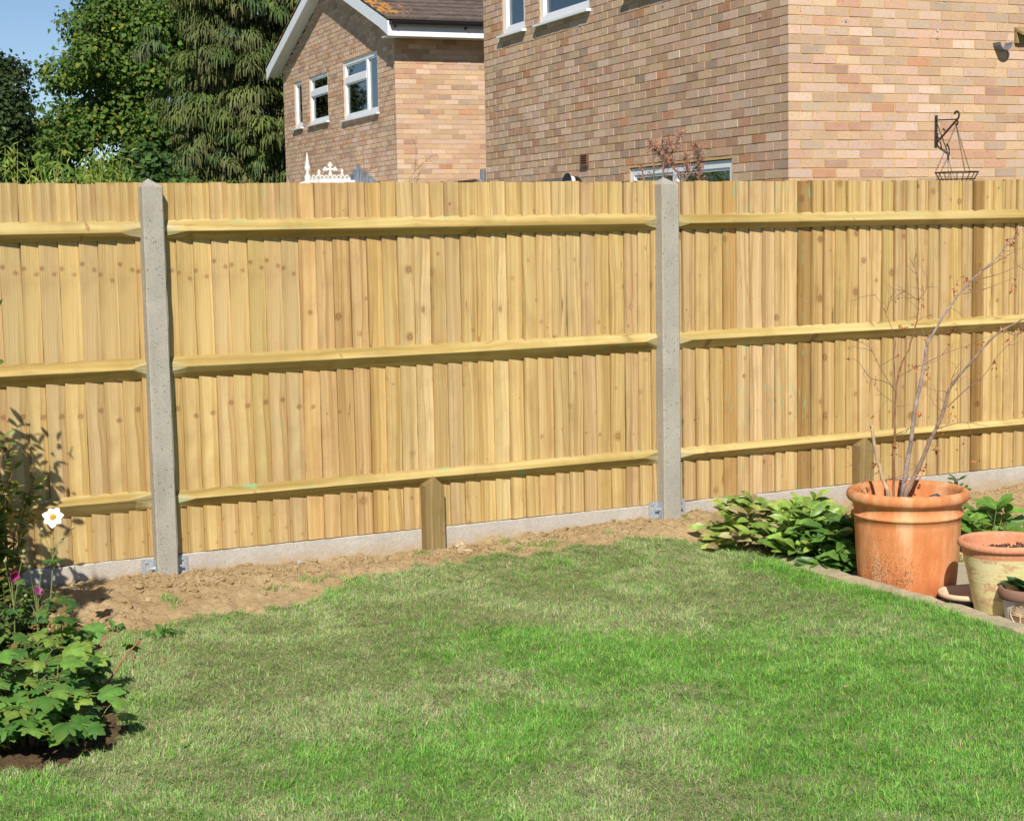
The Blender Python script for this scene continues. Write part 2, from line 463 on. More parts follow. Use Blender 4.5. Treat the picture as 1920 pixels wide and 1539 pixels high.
def soil_mat():
    m, nt, b = new_mat('dry_clay_soil')
    o = objco(nt)
    n = noise(nt, o, 3.0, 5, .6); n2 = noise(nt, o, 55.0, 6, .72)
    c = mixc(nt, maprange(nt, n, .35, .68), (.42, .295, .15), (.56, .42, .235))
    c = mixc(nt, maprange(nt, n2, .5, .75, 0, .5), c, (.29, .185, .09))
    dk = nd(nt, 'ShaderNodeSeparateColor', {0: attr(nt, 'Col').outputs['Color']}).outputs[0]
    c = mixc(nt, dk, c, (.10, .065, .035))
    base(nt, b, c); b.inputs['Roughness'].default_value = .95; b.inputs['Specular IOR Level'].default_value = .1
    bump(nt, b, n2, 1.0, .02)
    return m
M_soil = soil_mat()
def thatch_mat():
    m, nt, b = new_mat('lawn_thatch')
    o = objco(nt)
    n = noise(nt, o, 4.0, 4); n2 = noise(nt, o, 120.0, 4, .7)
    c = mixc(nt, maprange(nt, n, .35, .65), (.30, .30, .15), (.23, .29, .10))
    c = mixc(nt, maprange(nt, n2, .4, .7, 0, .7), c, (.12, .11, .05))
    base(nt, b, c); b.inputs['Roughness'].default_value = .95; b.inputs['Specular IOR Level'].default_value = .1
    bump(nt, b, n2, .8, .01)
    return m
M_thatch = thatch_mat()
M_ground = plain('rough_grass_ground', (.10, .12, .05), .95, .4, 2)
M_leaf = leafmat('leaf', .45, .22)
M_gloss = leafmat('glossy_leaf', .40, .22, .3, 30, .35, .7)
M_crown = leafmat('tree_foliage', .6, .25, .15, 2.0, .25)
M_needle = leafmat('conifer_foliage', .75, .12, .2, 1.5, .15)
M_grass = leafmat('grass_blade', .55, .3, .15, 10, .25)
M_twig = leafmat('twig', .8, 0.0, .2, 40, .2)
M_petal = leafmat('petal', .6, .3, .04, 20, .2)

def pot_mat(name, c1, c2, spots, kind):
    m, nt, b = new_mat(name)
    o = objco(nt)
    xyz = nd(nt, 'ShaderNodeSeparateXYZ', {0: o}).outputs
    n = noise(nt, o, 5.0, 5, .6); n2 = noise(nt, o, 185.0, 3, .6); n3 = noise(nt, o, 55.0, 3)
    c = mixc(nt, maprange(nt, n, .35, .68), c1, c2)
    if kind == 'terracotta':
        # lichen specks, thickest on the belly towards the lawn and along the rim
        belly = nd(nt, 'ShaderNodeVectorMath', {0: o, 1: (-.225, -.085, .125)}, operation='DISTANCE').outputs['Value']
        dens = maprange(nt, belly, .02, .25, .19, .0)
        rim = mth(nt, 'MULTIPLY', maprange(nt, xyz[2], .44, .50), .15)
        low = mth(nt, 'MULTIPLY', maprange(nt, xyz[2], .30, .02), .07)
        cl = maprange(nt, noise(nt, o, 9.0, 3), .5, .75, 0, .10)
        d = mth(nt, 'ADD', mth(nt, 'ADD', mth(nt, 'ADD', dens, rim), low), cl)
        mask = maprange(nt, mth(nt, 'ADD', n2, d), .72, .79)
        alg = nd(nt, 'ShaderNodeVectorMath', {0: o, 1: (.23, -.12, .18)}, operation='DISTANCE').outputs['Value']
        c = mixc(nt, maprange(nt, mth(nt, 'MULTIPLY_ADD', n, .2, alg), .12, .34, .8, 0), c, (.50, .37, .09))
        c = mixc(nt, maprange(nt, n3, .6, .8, 0, .3), c, (.75, .50, .30))
        c = mixc(nt, maprange(nt, mth(nt, 'MULTIPLY_ADD', n, .25, xyz[2]), .10, .30, .75, 0), c, (.62, .20, .075))
        wt = noise(nt, nd(nt, 'ShaderNodeMapping', {'Vector': o, 'Scale': (9, 9, 2.2)}).outputs[0], 1.0, 5, .65)
        c = mixc(nt, maprange(nt, wt, .50, .66, 0, .65), c, (.76, .47, .27))
        c = mixc(nt, maprange(nt, wt, .48, .32, 0, .7), c, (.47, .16, .055))
        c = mixc(nt, mth(nt, 'MULTIPLY', mask, .8), c, (.10, .055, .03))
    elif kind == 'cream':
        wv = noise(nt, nd(nt, 'ShaderNodeMapping', {'Vector': o, 'Scale': (6, 6, 22)}).outputs[0], 1.0, 5, .7)
        c = mixc(nt, maprange(nt, mth(nt, 'MULTIPLY_ADD', n3, .35, wv), .70, .80, 0, .75), c, spots)
        rings = mth(nt, 'PINGPONG', mth(nt, 'ADD', xyz[2], mth(nt, 'MULTIPLY', n, .01)), .022)
        c = mixc(nt, maprange(nt, rings, .0, .0022, .45, 0), c, (.38, .30, .14))
        rimm = maprange(nt, xyz[2], .268, .276)
        c = mixc(nt, rimm, c, mixc(nt, maprange(nt, n3, .5, .7), (.58, .24, .13), (.66, .33, .19)))
    else:
        c = mixc(nt, maprange(nt, n3, .6, .75, 0, .3), c, spots)
    base(nt, b, c); b.inputs['Roughness'].default_value = .8; b.inputs['Specular IOR Level'].default_value = .25
    bump(nt, b, mth(nt, 'ADD', n2, n), .3, .003)
    return m
M_terra = pot_mat('terracotta', (.55, .19, .062), (.64, .265, .105), (0, 0, 0), 'terracotta')
M_cream = pot_mat('cream_limewash', (.68, .58, .27), (.74, .66, .38), (.52, .27, .15), 'cream')
M_potgrey = pot_mat('pale_glaze', (.60, .58, .53), (.66, .64, .59), (.5, .47, .42), 'x')
M_potbrown = pot_mat('brown_clay', (.22, .12, .085), (.28, .16, .115), (.15, .09, .06), 'x')
M_potblue = pot_mat('navy_glaze', (.018, .026, .05), (.026, .036, .065), (.03, .04, .06), 'x')
M_potcream = pot_mat('buff_clay', (.60, .45, .29), (.66, .52, .35), (.5, .36, .22), 'x')
M_emblem = pot_mat('bronze_relief', (.15, .09, .05), (.33, .24, .15), (.55, .47, .36), 'x')
M_compost = plain('compost', (.10, .065, .04), .95, .5, 60, .01)

# ------------------------------------------------------------------ ground, soil, lawn
YF = 7.8425
LAWN = [(-.9, 2.2), (-.6, 4.4), (0.2, 5.15), (0.783, 5.38), (0.996, 5.44), (1.20, 5.55), (1.28, 5.88), (1.22, 6.177), (1.28, 6.6), (1.40, 6.85), (1.66, 7.04),
        (1.975, 7.09), (2.327, 7.22), (2.7, 7.43), (3.091, 7.50), (3.509, 7.53), (3.861, 7.52), (4.465, 7.47), (4.78, 7.34), (4.90, 7.10), (4.895, 6.75),
        (4.85, 5.75), (4.835, 4.6), (4.82, 2.2)]
def lawn_mask(x, y):
    jx = (fbm(x * 4.5, y * 4.5, 4, 1) - .5) * .34; jy = (fbm(x * 4.5, y * 4.5, 4, 5) - .5) * .34
    edge = sstep(4.68, 4.8, x)                      # keep the edge along the stone straight
    return inpoly(x + jx * (1 - edge), y + jy * (1 - edge), LAWN)
def soil_h(x, y):
    bed = sstep(7.05, 7.75, y)
    amp = np.where(x > 5.2, .045, .078) + .02 * np.sin(x * 1.7)
    h = bed * amp
    h = h + (fbm(x * 2.2, y * 2.2, 3, 2) - .5) * .05
    rough = sstep(6.95, 7.25, y) * 1.0 + .12 + .8 * sstep(1.45, 1.1, x) * sstep(4.5, 5.5, y)
    h = h + (fbm(x * 12, y * 12, 3, 4) - .5) * .042 * rough + (fbm(x * 44, y * 44, 4, 7) - .45) * .030 * rough
    flat = sstep(-.075, -.03, x - (4.935 - (6.86 - y) * .0123)) * sstep(6.95, 6.72, y)
    return h * (1 - flat) - .13 * flat
def grid_geo(xs, ys):
    X, Y = np.meshgrid(xs, ys, indexing='ij')
    return X, Y
def ground_sheets():
    g = Geo(); R = 900.0
    g.add([(-R, -R, -.16), (R, -R, -.16), (R, R, -.16), (-R, R, -.16)], [(0, 1, 2, 3)])
    o = build('ground', g, M_ground); o['kind'] = 'structure'
    xs = np.arange(-1.0, 9.6, .013); ys = np.arange(2.2, YF + .05, .013)
    X, Y = grid_geo(xs, ys); Z = soil_h(X, Y)
    nx, ny = X.shape
    cx, cy = (X[:-1, :-1] + X[1:, 1:]) / 2, (Y[:-1, :-1] + Y[1:, 1:]) / 2
    mask = lawn_mask(cx, cy)
    idx = np.arange(nx * ny).reshape(nx, ny)
    quads = np.stack([idx[:-1, :-1], idx[1:, :-1], idx[1:, 1:], idx[:-1, 1:]], -1)
    V = np.stack([X, Y, Z], -1).reshape(-1, 3)
    # soil colour darker in the planted border on the left
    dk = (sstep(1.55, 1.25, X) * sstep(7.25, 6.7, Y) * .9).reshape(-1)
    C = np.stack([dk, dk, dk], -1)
    for nm, mk, mt in (('soil', ~mask, M_soil), ('lawn', mask, M_thatch)):
        q = quads[mk]; used = np.unique(q); remap = np.zeros(nx * ny, int); remap[used] = np.arange(len(used))
        g = Geo(); g.add(V[used], remap[q], Col=C[used])
        o = build(nm, g, mt, smooth=True); o['kind'] = 'structure'
    g = Geo(); g.box(4.97, 9.0, 2.0, 6.62, -.14, -.07)
    o = build('patio', g, M_patio); o['kind'] = 'structure'
ground_sheets()

def grass():
    N = 1500000; NT = 52000
    tx = RNG.uniform(-.9, 4.95, NT); ty = RNG.uniform(2.3, 7.85, NT); tl = RNG.uniform(.65, 1.5, NT) ** 1.3
    ti = RNG.integers(0, NT, N); free = RNG.random(N) < .35
    ox = RNG.normal(0, .011, N); oy = RNG.normal(0, .011, N)
    x = np.where(free, RNG.uniform(-.9, 4.95, N), tx[ti] + ox); y = np.where(free, RNG.uniform(2.3, 7.85, N), ty[ti] + oy)
    rad_az = np.arctan2(oy, ox); tlen = np.where(free, .8, tl[ti]); tcol = np.where(free, 1.0, (.8 + .4 * RNG.random(NT))[ti]); tdry = np.where(free, 0, RNG.normal(0, .28, NT)[ti])
    keep = lawn_mask(x, y)
    # a few tufts straggle over the bare soil
    tuft = (fbm(x * 7, y * 7, 2, 9) > .745) & (y > 6.9) & (y < 7.74) & (x > 1.5) & (x < 4.9)
    thin = fbm(x * 3, y * 3, 3, 6)
    bare = np.exp(-(((x - 3.19) / .10) ** 2 + ((y - 6.48) / .09) ** 2)) + .8 * np.exp(-(((x - 3.26) / .07) ** 2 + ((y - 6.3) / .07) ** 2))
    keep = (keep & (RNG.random(N) < .55 + .5 * thin) & (RNG.random(N) > bare * 1.1)) | (tuft & (RNG.random(N) < .5))
    near = (x > .20 + (y - 4.9) * .25) & (y > 4.4 - (x - .7) * .556)
    keep &= near | (RNG.random(N) < .15)
    x, y = x[keep], y[keep]; n = len(x); rad_az, tlen, tcol, tdry, free = rad_az[keep], tlen[keep], tcol[keep], tdry[keep], free[keep]
    z = soil_h(x, y) - .004
    # lush patches where the photograph shows fresh green growth, dull matted straw elsewhere
    lush = (fbm(x * 1.6, y * 1.6, 4, 3) - .5) * 2.4 + (fbm(x * 6.5, y * 6.5, 3, 11) - .5) * 1.7
    for px, py, r, a in ((2.95, 6.0, .30, 1.0), (3.05, 5.6, .28, .8), (3.65, 5.4, .45, .8), (3.9, 4.6, .65, 1.0), (3.3, 4.5, .45, .7), (2.35, 4.9, .25, .9), (2.1, 4.55, .3, .7),
                         (1.75, 5.0, .25, .6), (4.4, 4.6, .4, .9), (3.3, 3.9, .5, .9), (4.0, 5.9, .25, .4), (1.42, 5.9, .16, .9), (1.35, 5.5, .2, .8)):
        lush = lush + a * 1.3 * np.exp(-(((x - px) / r) ** 2 + ((y - py) / r) ** 2))
    for px, py, r, a in ((1.75, 5.9, .4, .8), (2.1, 6.6, .5, .7), (1.3, 5.2, .3, .4), (2.6, 5.6, .25, .6), (3.9, 6.2, .4, .7), (3.2, 6.5, .35, .8), (4.4, 6.4, .4, .6), (2.5, 4.2, .3, .5), (3.4, 7.2, .9, .6), (4.35, 5.5, .2, .4), (1.9, 5.2, .4, .7), (1.3, 5.0, .3, .5), (2.4, 6.2, .4, .5), (1.9, 6.9, .3, .5), (2.9, 4.7, .25, .6)):
        lush = lush - a * 1.2 * np.exp(-(((x - px) / r) ** 2 + ((y - py) / r) ** 2))
    edge_d = np.abs(x - 4.80)
    lush = lush + 2.2 * np.exp(-(edge_d / .17) ** 2) * (y < 6.85)
    f = sstep(-.75, 1.0, lush + tdry)
    dry = RNG.random(n) > (.13 + .76 * f)
    clump = fbm(x * 11, y * 11, 3, 8)
    L = np.where(dry, RNG.uniform(.012, .034, n), RNG.uniform(.012, .034, n)) * (.6 + .8 * clump) * tlen
    L *= 1 + .5 * (RNG.random(n) < .05)
    L *= np.where(np.exp(-(edge_d / .1) ** 2) > .4, 1.25, 1.0)
    # matted blades lie over together, lush ones stand
    comb = fbm(x * 2.2, y * 2.2, 3, 10) * 4 * np.pi
    az = np.where(RNG.random(n) < np.where(dry, .7, .35), comb + RNG.normal(0, .6, n), rad_az + RNG.normal(0, .6, n))
    lean = np.where(dry, RNG.uniform(.8, 1.5, n), RNG.uniform(.35, 1.25, n))
    d = np.stack([np.cos(az), np.sin(az)], -1)
    w = RNG.uniform(.0006, .0016, n)
    side = np.stack([-d[:, 1], d[:, 0], np.zeros(n)], -1)
    tw = RNG.normal(0, .5, n)
    side = side * np.cos(tw)[:, None] + np.stack([d[:, 0], d[:, 1], np.zeros(n)], -1) * np.sin(tw)[:, None]
    P0 = np.stack([x, y, z], -1)
    def at(t, le):
        return P0 + np.stack([d[:, 0] * np.sin(le) * L * t, d[:, 1] * np.sin(le) * L * t, np.cos(le) * L * t + .004], -1)
    P1 = at(.5, lean * .7); P2 = at(1.0, np.minimum(lean * 1.15, 1.5))
    V = np.stack([P0 - side * w[:, None], P0 + side * w[:, None], P1 + side * w[:, None] * .85, P1 - side * w[:, None] * .85, P2], 1)
    pal_g = np.array([(.20, .45, .065), (.26, .50, .085), (.14, .38, .065), (.33, .52, .11), (.21, .44, .075), (.11, .33, .06)])
    pal_d = 1.08 * np.array([1.0, .985, 1.06]) * np.array([(.36, .43, .19), (.42, .455, .24), (.29, .39, .15), (.48, .44, .26), (.32, .43, .17), (.40, .41, .22), (.26, .40, .12), (.46, .39, .22), (.22, .27, .11)])
    gi = RNG.integers(0, len(pal_g), n); di = RNG.integers(0, len(pal_d), n)
    C = np.where(dry[:, None], pal_d[di], pal_g[gi]) * (RNG.uniform(.72, 1.2, n) * tcol)[:, None]
    st = RNG.random(n) < .008
    C[st] = (.58, .45, .27)
    C = np.repeat(C, 5, 0)
    b5 = np.arange(n)[:, None] * 5
    g = Geo()
    g.add(V.reshape(-1, 3), np.concatenate([b5, b5 + 1, b5 + 2, b5 + 3], 1), Col=C)
    g.F.append(np.concatenate([b5 + 3, b5 + 2, b5 + 4], 1))
    o = build('grass', g, M_grass); o['kind'] = 'stuff'
    o['label'] = 'patchy mown grass, straw coloured and green, covering the lawn'; o['category'] = 'grass'
grass()

ICO_V = None
def lump(g, c, r, seed, flat=.7, **attrs):
    """an irregular stone or clod"""
    q = np.random.default_rng(seed); nu, nv = 8, 6
    V = [(0, 0, 1.0)]; 
    for i in range(1, nv):
        th = math.pi * i / nv
        for j in range(nu):
            ph = 2 * math.pi * (j + .5 * (i % 2)) / nu
            V.append((math.sin(th) * math.cos(ph), math.sin(th) * math.sin(ph), math.cos(th)))
    V.append((0, 0, -1.0)); V = np.array(V)
    V = V * (1 + q.normal(0, .16, (len(V), 1)))
    V = V * np.array([q.uniform(.8, 1.35), q.uniform(.7, 1.1), flat]) * r
    a = q.uniform(0, 6.28); c_, s_ = math.cos(a), math.sin(a)
    V = V @ np.array([[c_, s_, 0], [-s_, c_, 0], [0, 0, 1]]) + np.array(c)
    F = [(0, 1 + j, 1 + (j + 1) % nu) for j in range(nu)]
    for i in range(nv - 2):
        for j in range(nu):
            a0 = 1 + i * nu; F.append((a0 + j, a0 + nu + j, a0 + nu + (j + 1) % nu, a0 + (j + 1) % nu))
    last = len(V) - 1; a0 = 1 + (nv - 2) * nu
    F += [(a0 + j, last, a0 + (j + 1) % nu) for j in range(nu)]
    g.add(V, F, **attrs)

def clods():
    g = Geo()
    for i in range(7000):
        x = rnd.uniform(1.0, 7.6); y = YF - .03 - abs(rnd.gauss(0, .20))
        if x < 1.7: y = rnd.uniform(6.4, 7.8)
        if y < 6.9 and x > 1.7: continue
        if lawn_mask(np.array([x]), np.array([y]))[0] and rnd.random() < .85: continue
        r = .002 + .013 * rnd.random() ** 6 + (.006 if abs(x - 2.0) < .45 and rnd.random() < .3 else 0)
        z = float(soil_h(np.array([x]), np.array([y]))[0])
        lump(g, (x, y, z + r * .2), r, i, .75, Col=(0, 0, 0) if x > 1.3 else (.4, .4, .4))
    o = build('soil_clods', g, M_soil); o['kind'] = 'stuff'
    o['label'] = 'small crumbs and clods of dry soil along the foot of the fence'; o['category'] = 'soil'
clods()
def stone(x, y, r, seed, mat, label, flat=.6):
    g = Geo(); z = float(soil_h(np.array([x]), np.array([y]))[0])
    lump(g, (0, 0, 0), r, seed, flat)
    o = build('stone', g, mat, smooth=False); o.location = (x, y, z + r * .25); o['label'] = label; o['category'] = 'stone'; o['group'] = 'stones lying on the bare soil'
stone(2.05, 7.57, .019, 3, M_stone, 'small rounded pale stone on the soil just right of the left concrete post')
stone(3.50, 7.70, .036, 8, M_stone, 'flat tan stone on the soil right of the middle wooden stump, nearest the grass', .45)
stone(3.52, 7.80, .030, 21, M_stone, 'pale stone beside the middle wooden stump against the gravel board')
stone(1.60, 7.52, .020, 31, M_stone, 'small tan stone on shaded soil left of the left concrete post')
stone(1.78, 7.45, .016, 35, M_stone, 'tiny yellowish stone at the edge of the shaded soil')
stone(2.62, 7.76, .022, 38, M_greystone, 'dark grey stone half buried in soil against the gravel board')

def edging():
    g = Geo()
    # weathered concrete kerb lengths set end to end between the lawn and the sunk patio
    y = 6.86; x = 4.90
    ends = [(4.94, 6.86), (4.885, 2.4)]
    for (xa, ya), (xb, yb) in zip(ends[:-1], ends[1:]):
        n = 90
        for i in range(n):
            pass
        d = np.array([xb - xa, yb - ya]); Lh = np.linalg.norm(d); d /= Lh; nrm = np.array([-d[1], d[0]])   # nrm points to the patio (+x)
        if nrm[0] < 0: nrm = -nrm
        sec = [(-.050, -.13), (-.050, .012), (-.040, .024), (.030, .028), (.040, .018), (.040, -.13)]
        V = []; m = len(sec)
        for i in range(n + 1):
            t = .006 + (Lh - .012) * i / n
            for k, (a, z) in enumerate(sec):
                j = rnd.gauss(0, .0022) if 0 < k < m - 1 else 0
                p = np.array([xa, ya]) + d * t + nrm * (a + j)
                V.append((p[0], p[1], z + j * 1.6 - (.012 if z > 0 else 0)))
        F = [(i * m + k, i * m + (k + 1) % m, (i + 1) * m + (k + 1) % m, (i + 1) * m + k) for i in range(n) for k in range(m)]
        F += [tuple(range(m))[::-1], tuple(n * m + k for k in range(m))]
        g.add(V, F)
    o = build('edging_kerb', g, M_edge)
    o['label'] = 'weathered concrete edging running between the lawn and the flowerpots'; o['category'] = 'edging'
edging()

# ------------------------------------------------------------------ the fence
def fence():
    f = thing('fence', 'new pale wooden closeboard fence with concrete posts and gravel boards', 'fence', (0, YF, 0))
    Zg, Zt = .17, 1.97
    posts = [(-.93, .10), (1.954, .10), (4.818, .11), (7.69, .11), (10.56, .11)]
    PW = dict(posts)
    dark_x = (5.77, 7.13)
    for bi in range(4):
        xa = posts[bi][0] + .03; xb = posts[bi + 1][0] - .03
        g = Geo(); x = xa; k = 0
        while x < xb - .02:
            w = rnd.choice([.083, .086, .09, .09, .094, .088, .072 if bi == 2 else .09])
            if x + w > xb - .03: w = xb - x
            for dx in dark_x:
                if x < dx < x + w and False: pass
            r = rnd.random()
            tint = np.array([1.0, 1.0, 1.0]) * rnd.uniform(.88, 1.08)
            tint *= np.array([1, rnd.uniform(.96, 1.02), rnd.uniform(.86, 1.08)])
            mid = x + w / 2
            if bi <= 1 and mid < 2.72: tint *= np.array([.96, .97, .95]); r = .31 + rnd.uniform(0, .005)      # boards cut from one log share their knots
            if bi == 1 and 2.72 < mid < 3.25: tint *= np.array([1.0, .95, .90])
            if bi == 1 and rnd.random() < .12: tint *= np.array([1.08, 1.1, 1.1])
            if bi == 2 and any(abs(mid - dx) < w / 2 for dx in dark_x): tint = np.array([.60, .52, .40])
            if bi == 2 and abs(mid - 5.24) < .05: tint = np.array([.84, .74, .62])
            if bi == 2 and rnd.random() < .25: tint *= np.array([.90, .88, .85])
            stain = 0.0
            if bi == 2 and 5.2 < mid < 5.85: stain = rnd.choice([.5, 1, 1])
            elif bi == 1 and mid < 2.9 and rnd.random() < .25: stain = .6
            rows = 26; zt = Zt + rnd.uniform(-.004, .004)
            zs = np.linspace(Zg + .004, zt, rows)
            ph = rnd.uniform(0, 6); wig = rnd.uniform(.0004, .002)
            V = []; B = []
            lf, rt = -.0135 + rnd.uniform(-.002, .002), -.001 + rnd.uniform(-.001, .002)
            cup = rnd.uniform(-.0012, .0025)
            for z in zs:
                dx = wig * math.sin(z * 5 + ph) + rnd.gauss(0, .0004)
                bow = .002 * math.sin(z * 3 + ph)
                for (uu, yy) in ((0, .004), (0, lf + bow), (.25, lf * .75 + rt * .25 + bow - cup), (.6, lf * .4 + rt * .6 + bow - cup), (1, rt + bow)):
                    V.append((x + uu * w + dx, yy, z)); B.append((.012 * (0 if yy > .003 else 1) + uu * w, z, r, stain))
            m = 5
            F = [(i * m + j, i * m + j + 1, (i + 1) * m + j + 1, (i + 1) * m + j) for i in range(rows - 1) for j in range(m - 1)]
            o0 = len(V)
            for z in (zs[0], zs[-1]):                                   # far face
                for xx in (x - .012, x + w): V.append((xx, .014, z)); B.append((xx - x, z, r + .3, 0))
            F += [(o0 + 1, o0, o0 + 2, o0 + 3)]
            t0 = (rows - 1) * m
            F += [(t0, t0 + 1, t0 + 2, t0 + 3, t0 + 4, o0 + 3, o0 + 2)]
            kb = 1.0 if bi != 0 else 1.2
            if bi <= 1 and mid < 2.72: kb = 1.5
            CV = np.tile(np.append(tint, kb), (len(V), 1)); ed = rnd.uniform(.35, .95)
            CV[0:rows * m:m, :3] *= ed; CV[1:rows * m:m, :3] *= (.5 + .5 * ed)      # sawn edge, colour darkened to draw a shade line between boards
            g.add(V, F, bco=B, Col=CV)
            x += w; k += 1
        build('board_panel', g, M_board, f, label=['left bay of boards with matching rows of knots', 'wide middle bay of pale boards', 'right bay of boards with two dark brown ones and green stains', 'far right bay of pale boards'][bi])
        # gravel board
        g = Geo()
        n = 24; sec = [(-.016, -.12), (-.016, Zg - .004), (-.010, Zg), (.03, Zg), (.03, -.12)]; V = []
        for i in range(n + 1):
            xx = xa + (xb - xa) * i / n
            for (yy, zz) in sec: V.append((xx, yy, zz + (rnd.gauss(0, .0012) if zz > 0 else 0)))
        m = 5
        F = [(i * m + j, (i + 1) * m + j, (i + 1) * m + (j + 1) % m, i * m + (j + 1) % m) for i in range(n) for j in range(m)]
        g.add(V, F); build('gravel_board', g, M_grav, f)
        # arris rails
        for zt, za, zb, ap in ((1.797, 1.741, 1.700, -.068), (1.143, 1.093, 1.036, -.068), (.487, .448, .400, -.062)):
            if bi == 0: zt, za, zb = (zt + .012, za + .014, zb + .004) if zt < .6 else (zt - .002, za - .002, zb)
            if bi == 2: zt, za, zb = zt - .006, za - .002, zb + .004
            g = Geo(); n = 40; V = []; B = []; CC = []; r = rnd.random()
            pa = posts[bi][0] + PW[posts[bi][0]] / 2; pb = posts[bi + 1][0] - PW[posts[bi + 1][0]] / 2
            L = pb - pa; zc = (zt + zb) / 2
            bow = rnd.uniform(-.004, .004)
            ct = rnd.uniform(.07, .11)
            xs_ = sorted(set(list(np.linspace(0, L, n)) + [.02, .05, .08, ct, L - ct, L - .08, L - .05, L - .02]))
            for xx in xs_:
                e = min(xx, L - xx); t = min(1, max(0, e / ct)); s = .42 + .58 * t
                j = rnd.gauss(0, .0003); bw = bow * math.sin(math.pi * xx / L)
                cut = .0 if t >= 1 else (1 - t) * .014
                e_ = 1 - t
                up = (ap + .004 + (.034) * e_, za + .0035 + .020 * e_); lo = (ap + .004 + (.040) * e_, za - .003 - .026 * e_)
                sec = [(-.001, zt), (-.006, zt), up, ((up[0] + lo[0]) / 2 - .002 * t, (up[1] + lo[1]) / 2), lo, (-.012, zb), (-.001, zb)]
                for q, (yy, zz) in enumerate(sec):
                    yy2 = yy
                    zz2 = zc + (zz - zc) * (.86 + .14 * t)
                    CC.append(np.array((1, 1, 1.0)) * (1 - min(1, 1.6 * e_)) + np.array((1.08, 1.22, 1.75)) * min(1, 1.6 * e_) if q in (2, 3, 4) and e_ > 0 else (1, 1, 1.0))
                    V.append((pa + xx, yy2 + j - (.006 * 0), zz2 + bw + j)); B.append((q * .018, pa + xx + q * .0, r, .75 if (bi == 1 and zt < .6) else .22))
            m = 7; nn = len(xs_)
            F = [(i * m + k, (i + 1) * m + k, (i + 1) * m + (k + 1) % m, i * m + (k + 1) % m) for i in range(nn - 1) for k in range(m)]
            tint = np.array([1, 1, 1]) * rnd.uniform(.92, 1.08)
            g.add(V, F, bco=B, Col=np.array(CC) * tint); build('arris_rail', g, M_rail, f)
    # posts
    for pi, (px, pw) in enumerate(posts):
        g = Geo(); hw = pw / 2; y0, y1 = -.088, .05; ch = .007; H = 1.952
        rows = 30; V = []
        for i in range(rows):
            z = -.3 + (H + .3) * i / (rows - 1); tp = 1 + .04 * (1 - (z + .3) / 2.25)
            ring = [(-hw + ch, y0), (hw - ch, y0), (hw, y0 + ch), (hw, y1), (-hw, y1), (-hw, y0 + ch)]
            for (a, b_) in ring: V.append((px + a * tp + rnd.gauss(0, .0007), b_ + rnd.gauss(0, .0006), z))
        m = 6
        F = [(i * m + j, i * m + (j + 1) % m, (i + 1) * m + (j + 1) % m, (i + 1) * m + j) for i in range(rows - 1) for j in range(m)]
        V.append((px - .004, (y0 + y1) / 2, 1.992)); ap = len(V) - 1
        F += [((rows - 1) * m + j, (rows - 1) * m + (j + 1) % m, ap) for j in range(m)]
        g.add(V, F)
        build('concrete_post', g, M_conc, f)
        if pi in (1, 2):
            for sgn in (-1, 1):
                xp = px + sgn * (hw + .034)
                zb = .058 if pi == 1 else .085
                g = Geo(); w = .030; hgt = .105
                # galvanised plate with a slot: built as a frame of strips
                ya, yb = -.0225, -.0185
                sl0, sl1, sz0, sz1 = xp - .006 + sgn * .004, xp + .006 + sgn * .004, zb + .052, zb + .085
                g.box(xp - w, sl0, ya, yb, zb, zb + hgt); g.box(sl1, xp + w, ya, yb, zb, zb + hgt)
                g.box(sl0, sl1, ya, yb, zb, sz0); g.box(sl0, sl1, ya, yb, sz1, zb + hgt)
                xi = px + sgn * (hw + .004)
                g.box(min(xi, xi + sgn * .003), max(xi, xi + sgn * .003), -.07, -.0225, zb, zb + hgt)
                br = build('post_bracket', g, M_steel, f)
                for (bx, bz, ax) in ((xp + sgn * .004, zb + .016, 1), (xi, zb + .062, 0)):
                    g = Geo()
                    if ax == 1:
                        g.tube([(bx, -.0225, bz), (bx, -.0255, bz)], .0125, 12); g.tube([(bx, -.0255, bz), (bx, -.035, bz)], .0095, 6); g.tube([(bx, -.035, bz), (bx, -.055, bz)], .005, 8)
                    else:
                        g.tube([(bx, -.045, bz), (bx + sgn * .004, -.045, bz)], .012, 12); g.tube([(bx + sgn * .004, -.045, bz), (bx + sgn * .013, -.045, bz)], .0095, 6); g.tube([(bx + sgn * .013, -.045, bz), (bx + sgn * .032, -.045, bz)], .005, 8)
                    build('bolt', g, M_steel, br)
    # pointed wooden stumps under the lowest rail
    for cx, hh in ((3.367, .452), (6.17, .452)):
        g = Geo(); w = .053; y0, y1 = -.088, -.018; V = []; B = []
        prof = [(-w, -.1), (-w, .2), (-w * .98, hh - .045), (-.002, hh), (w * .99, hh - .052), (w, .2), (w, -.1)]
        for yy in (y0, y1):
            for (a, z) in prof: V.append((cx + a + rnd.gauss(0, .001), yy, z)); B.append((a + .06 + (.1 if yy == y1 else 0), z * 1.0, .4, 0))
        m = len(prof)
        F = [tuple(range(m)), tuple(range(m, 2 * m))[::-1]] + [(i, m + i, m + (i + 1) % m, (i + 1) % m) for i in range(m)]
        g.add(V, F, bco=B, Col=(1, 1, 1)); build('stump', g, M_stump, f)
fence()

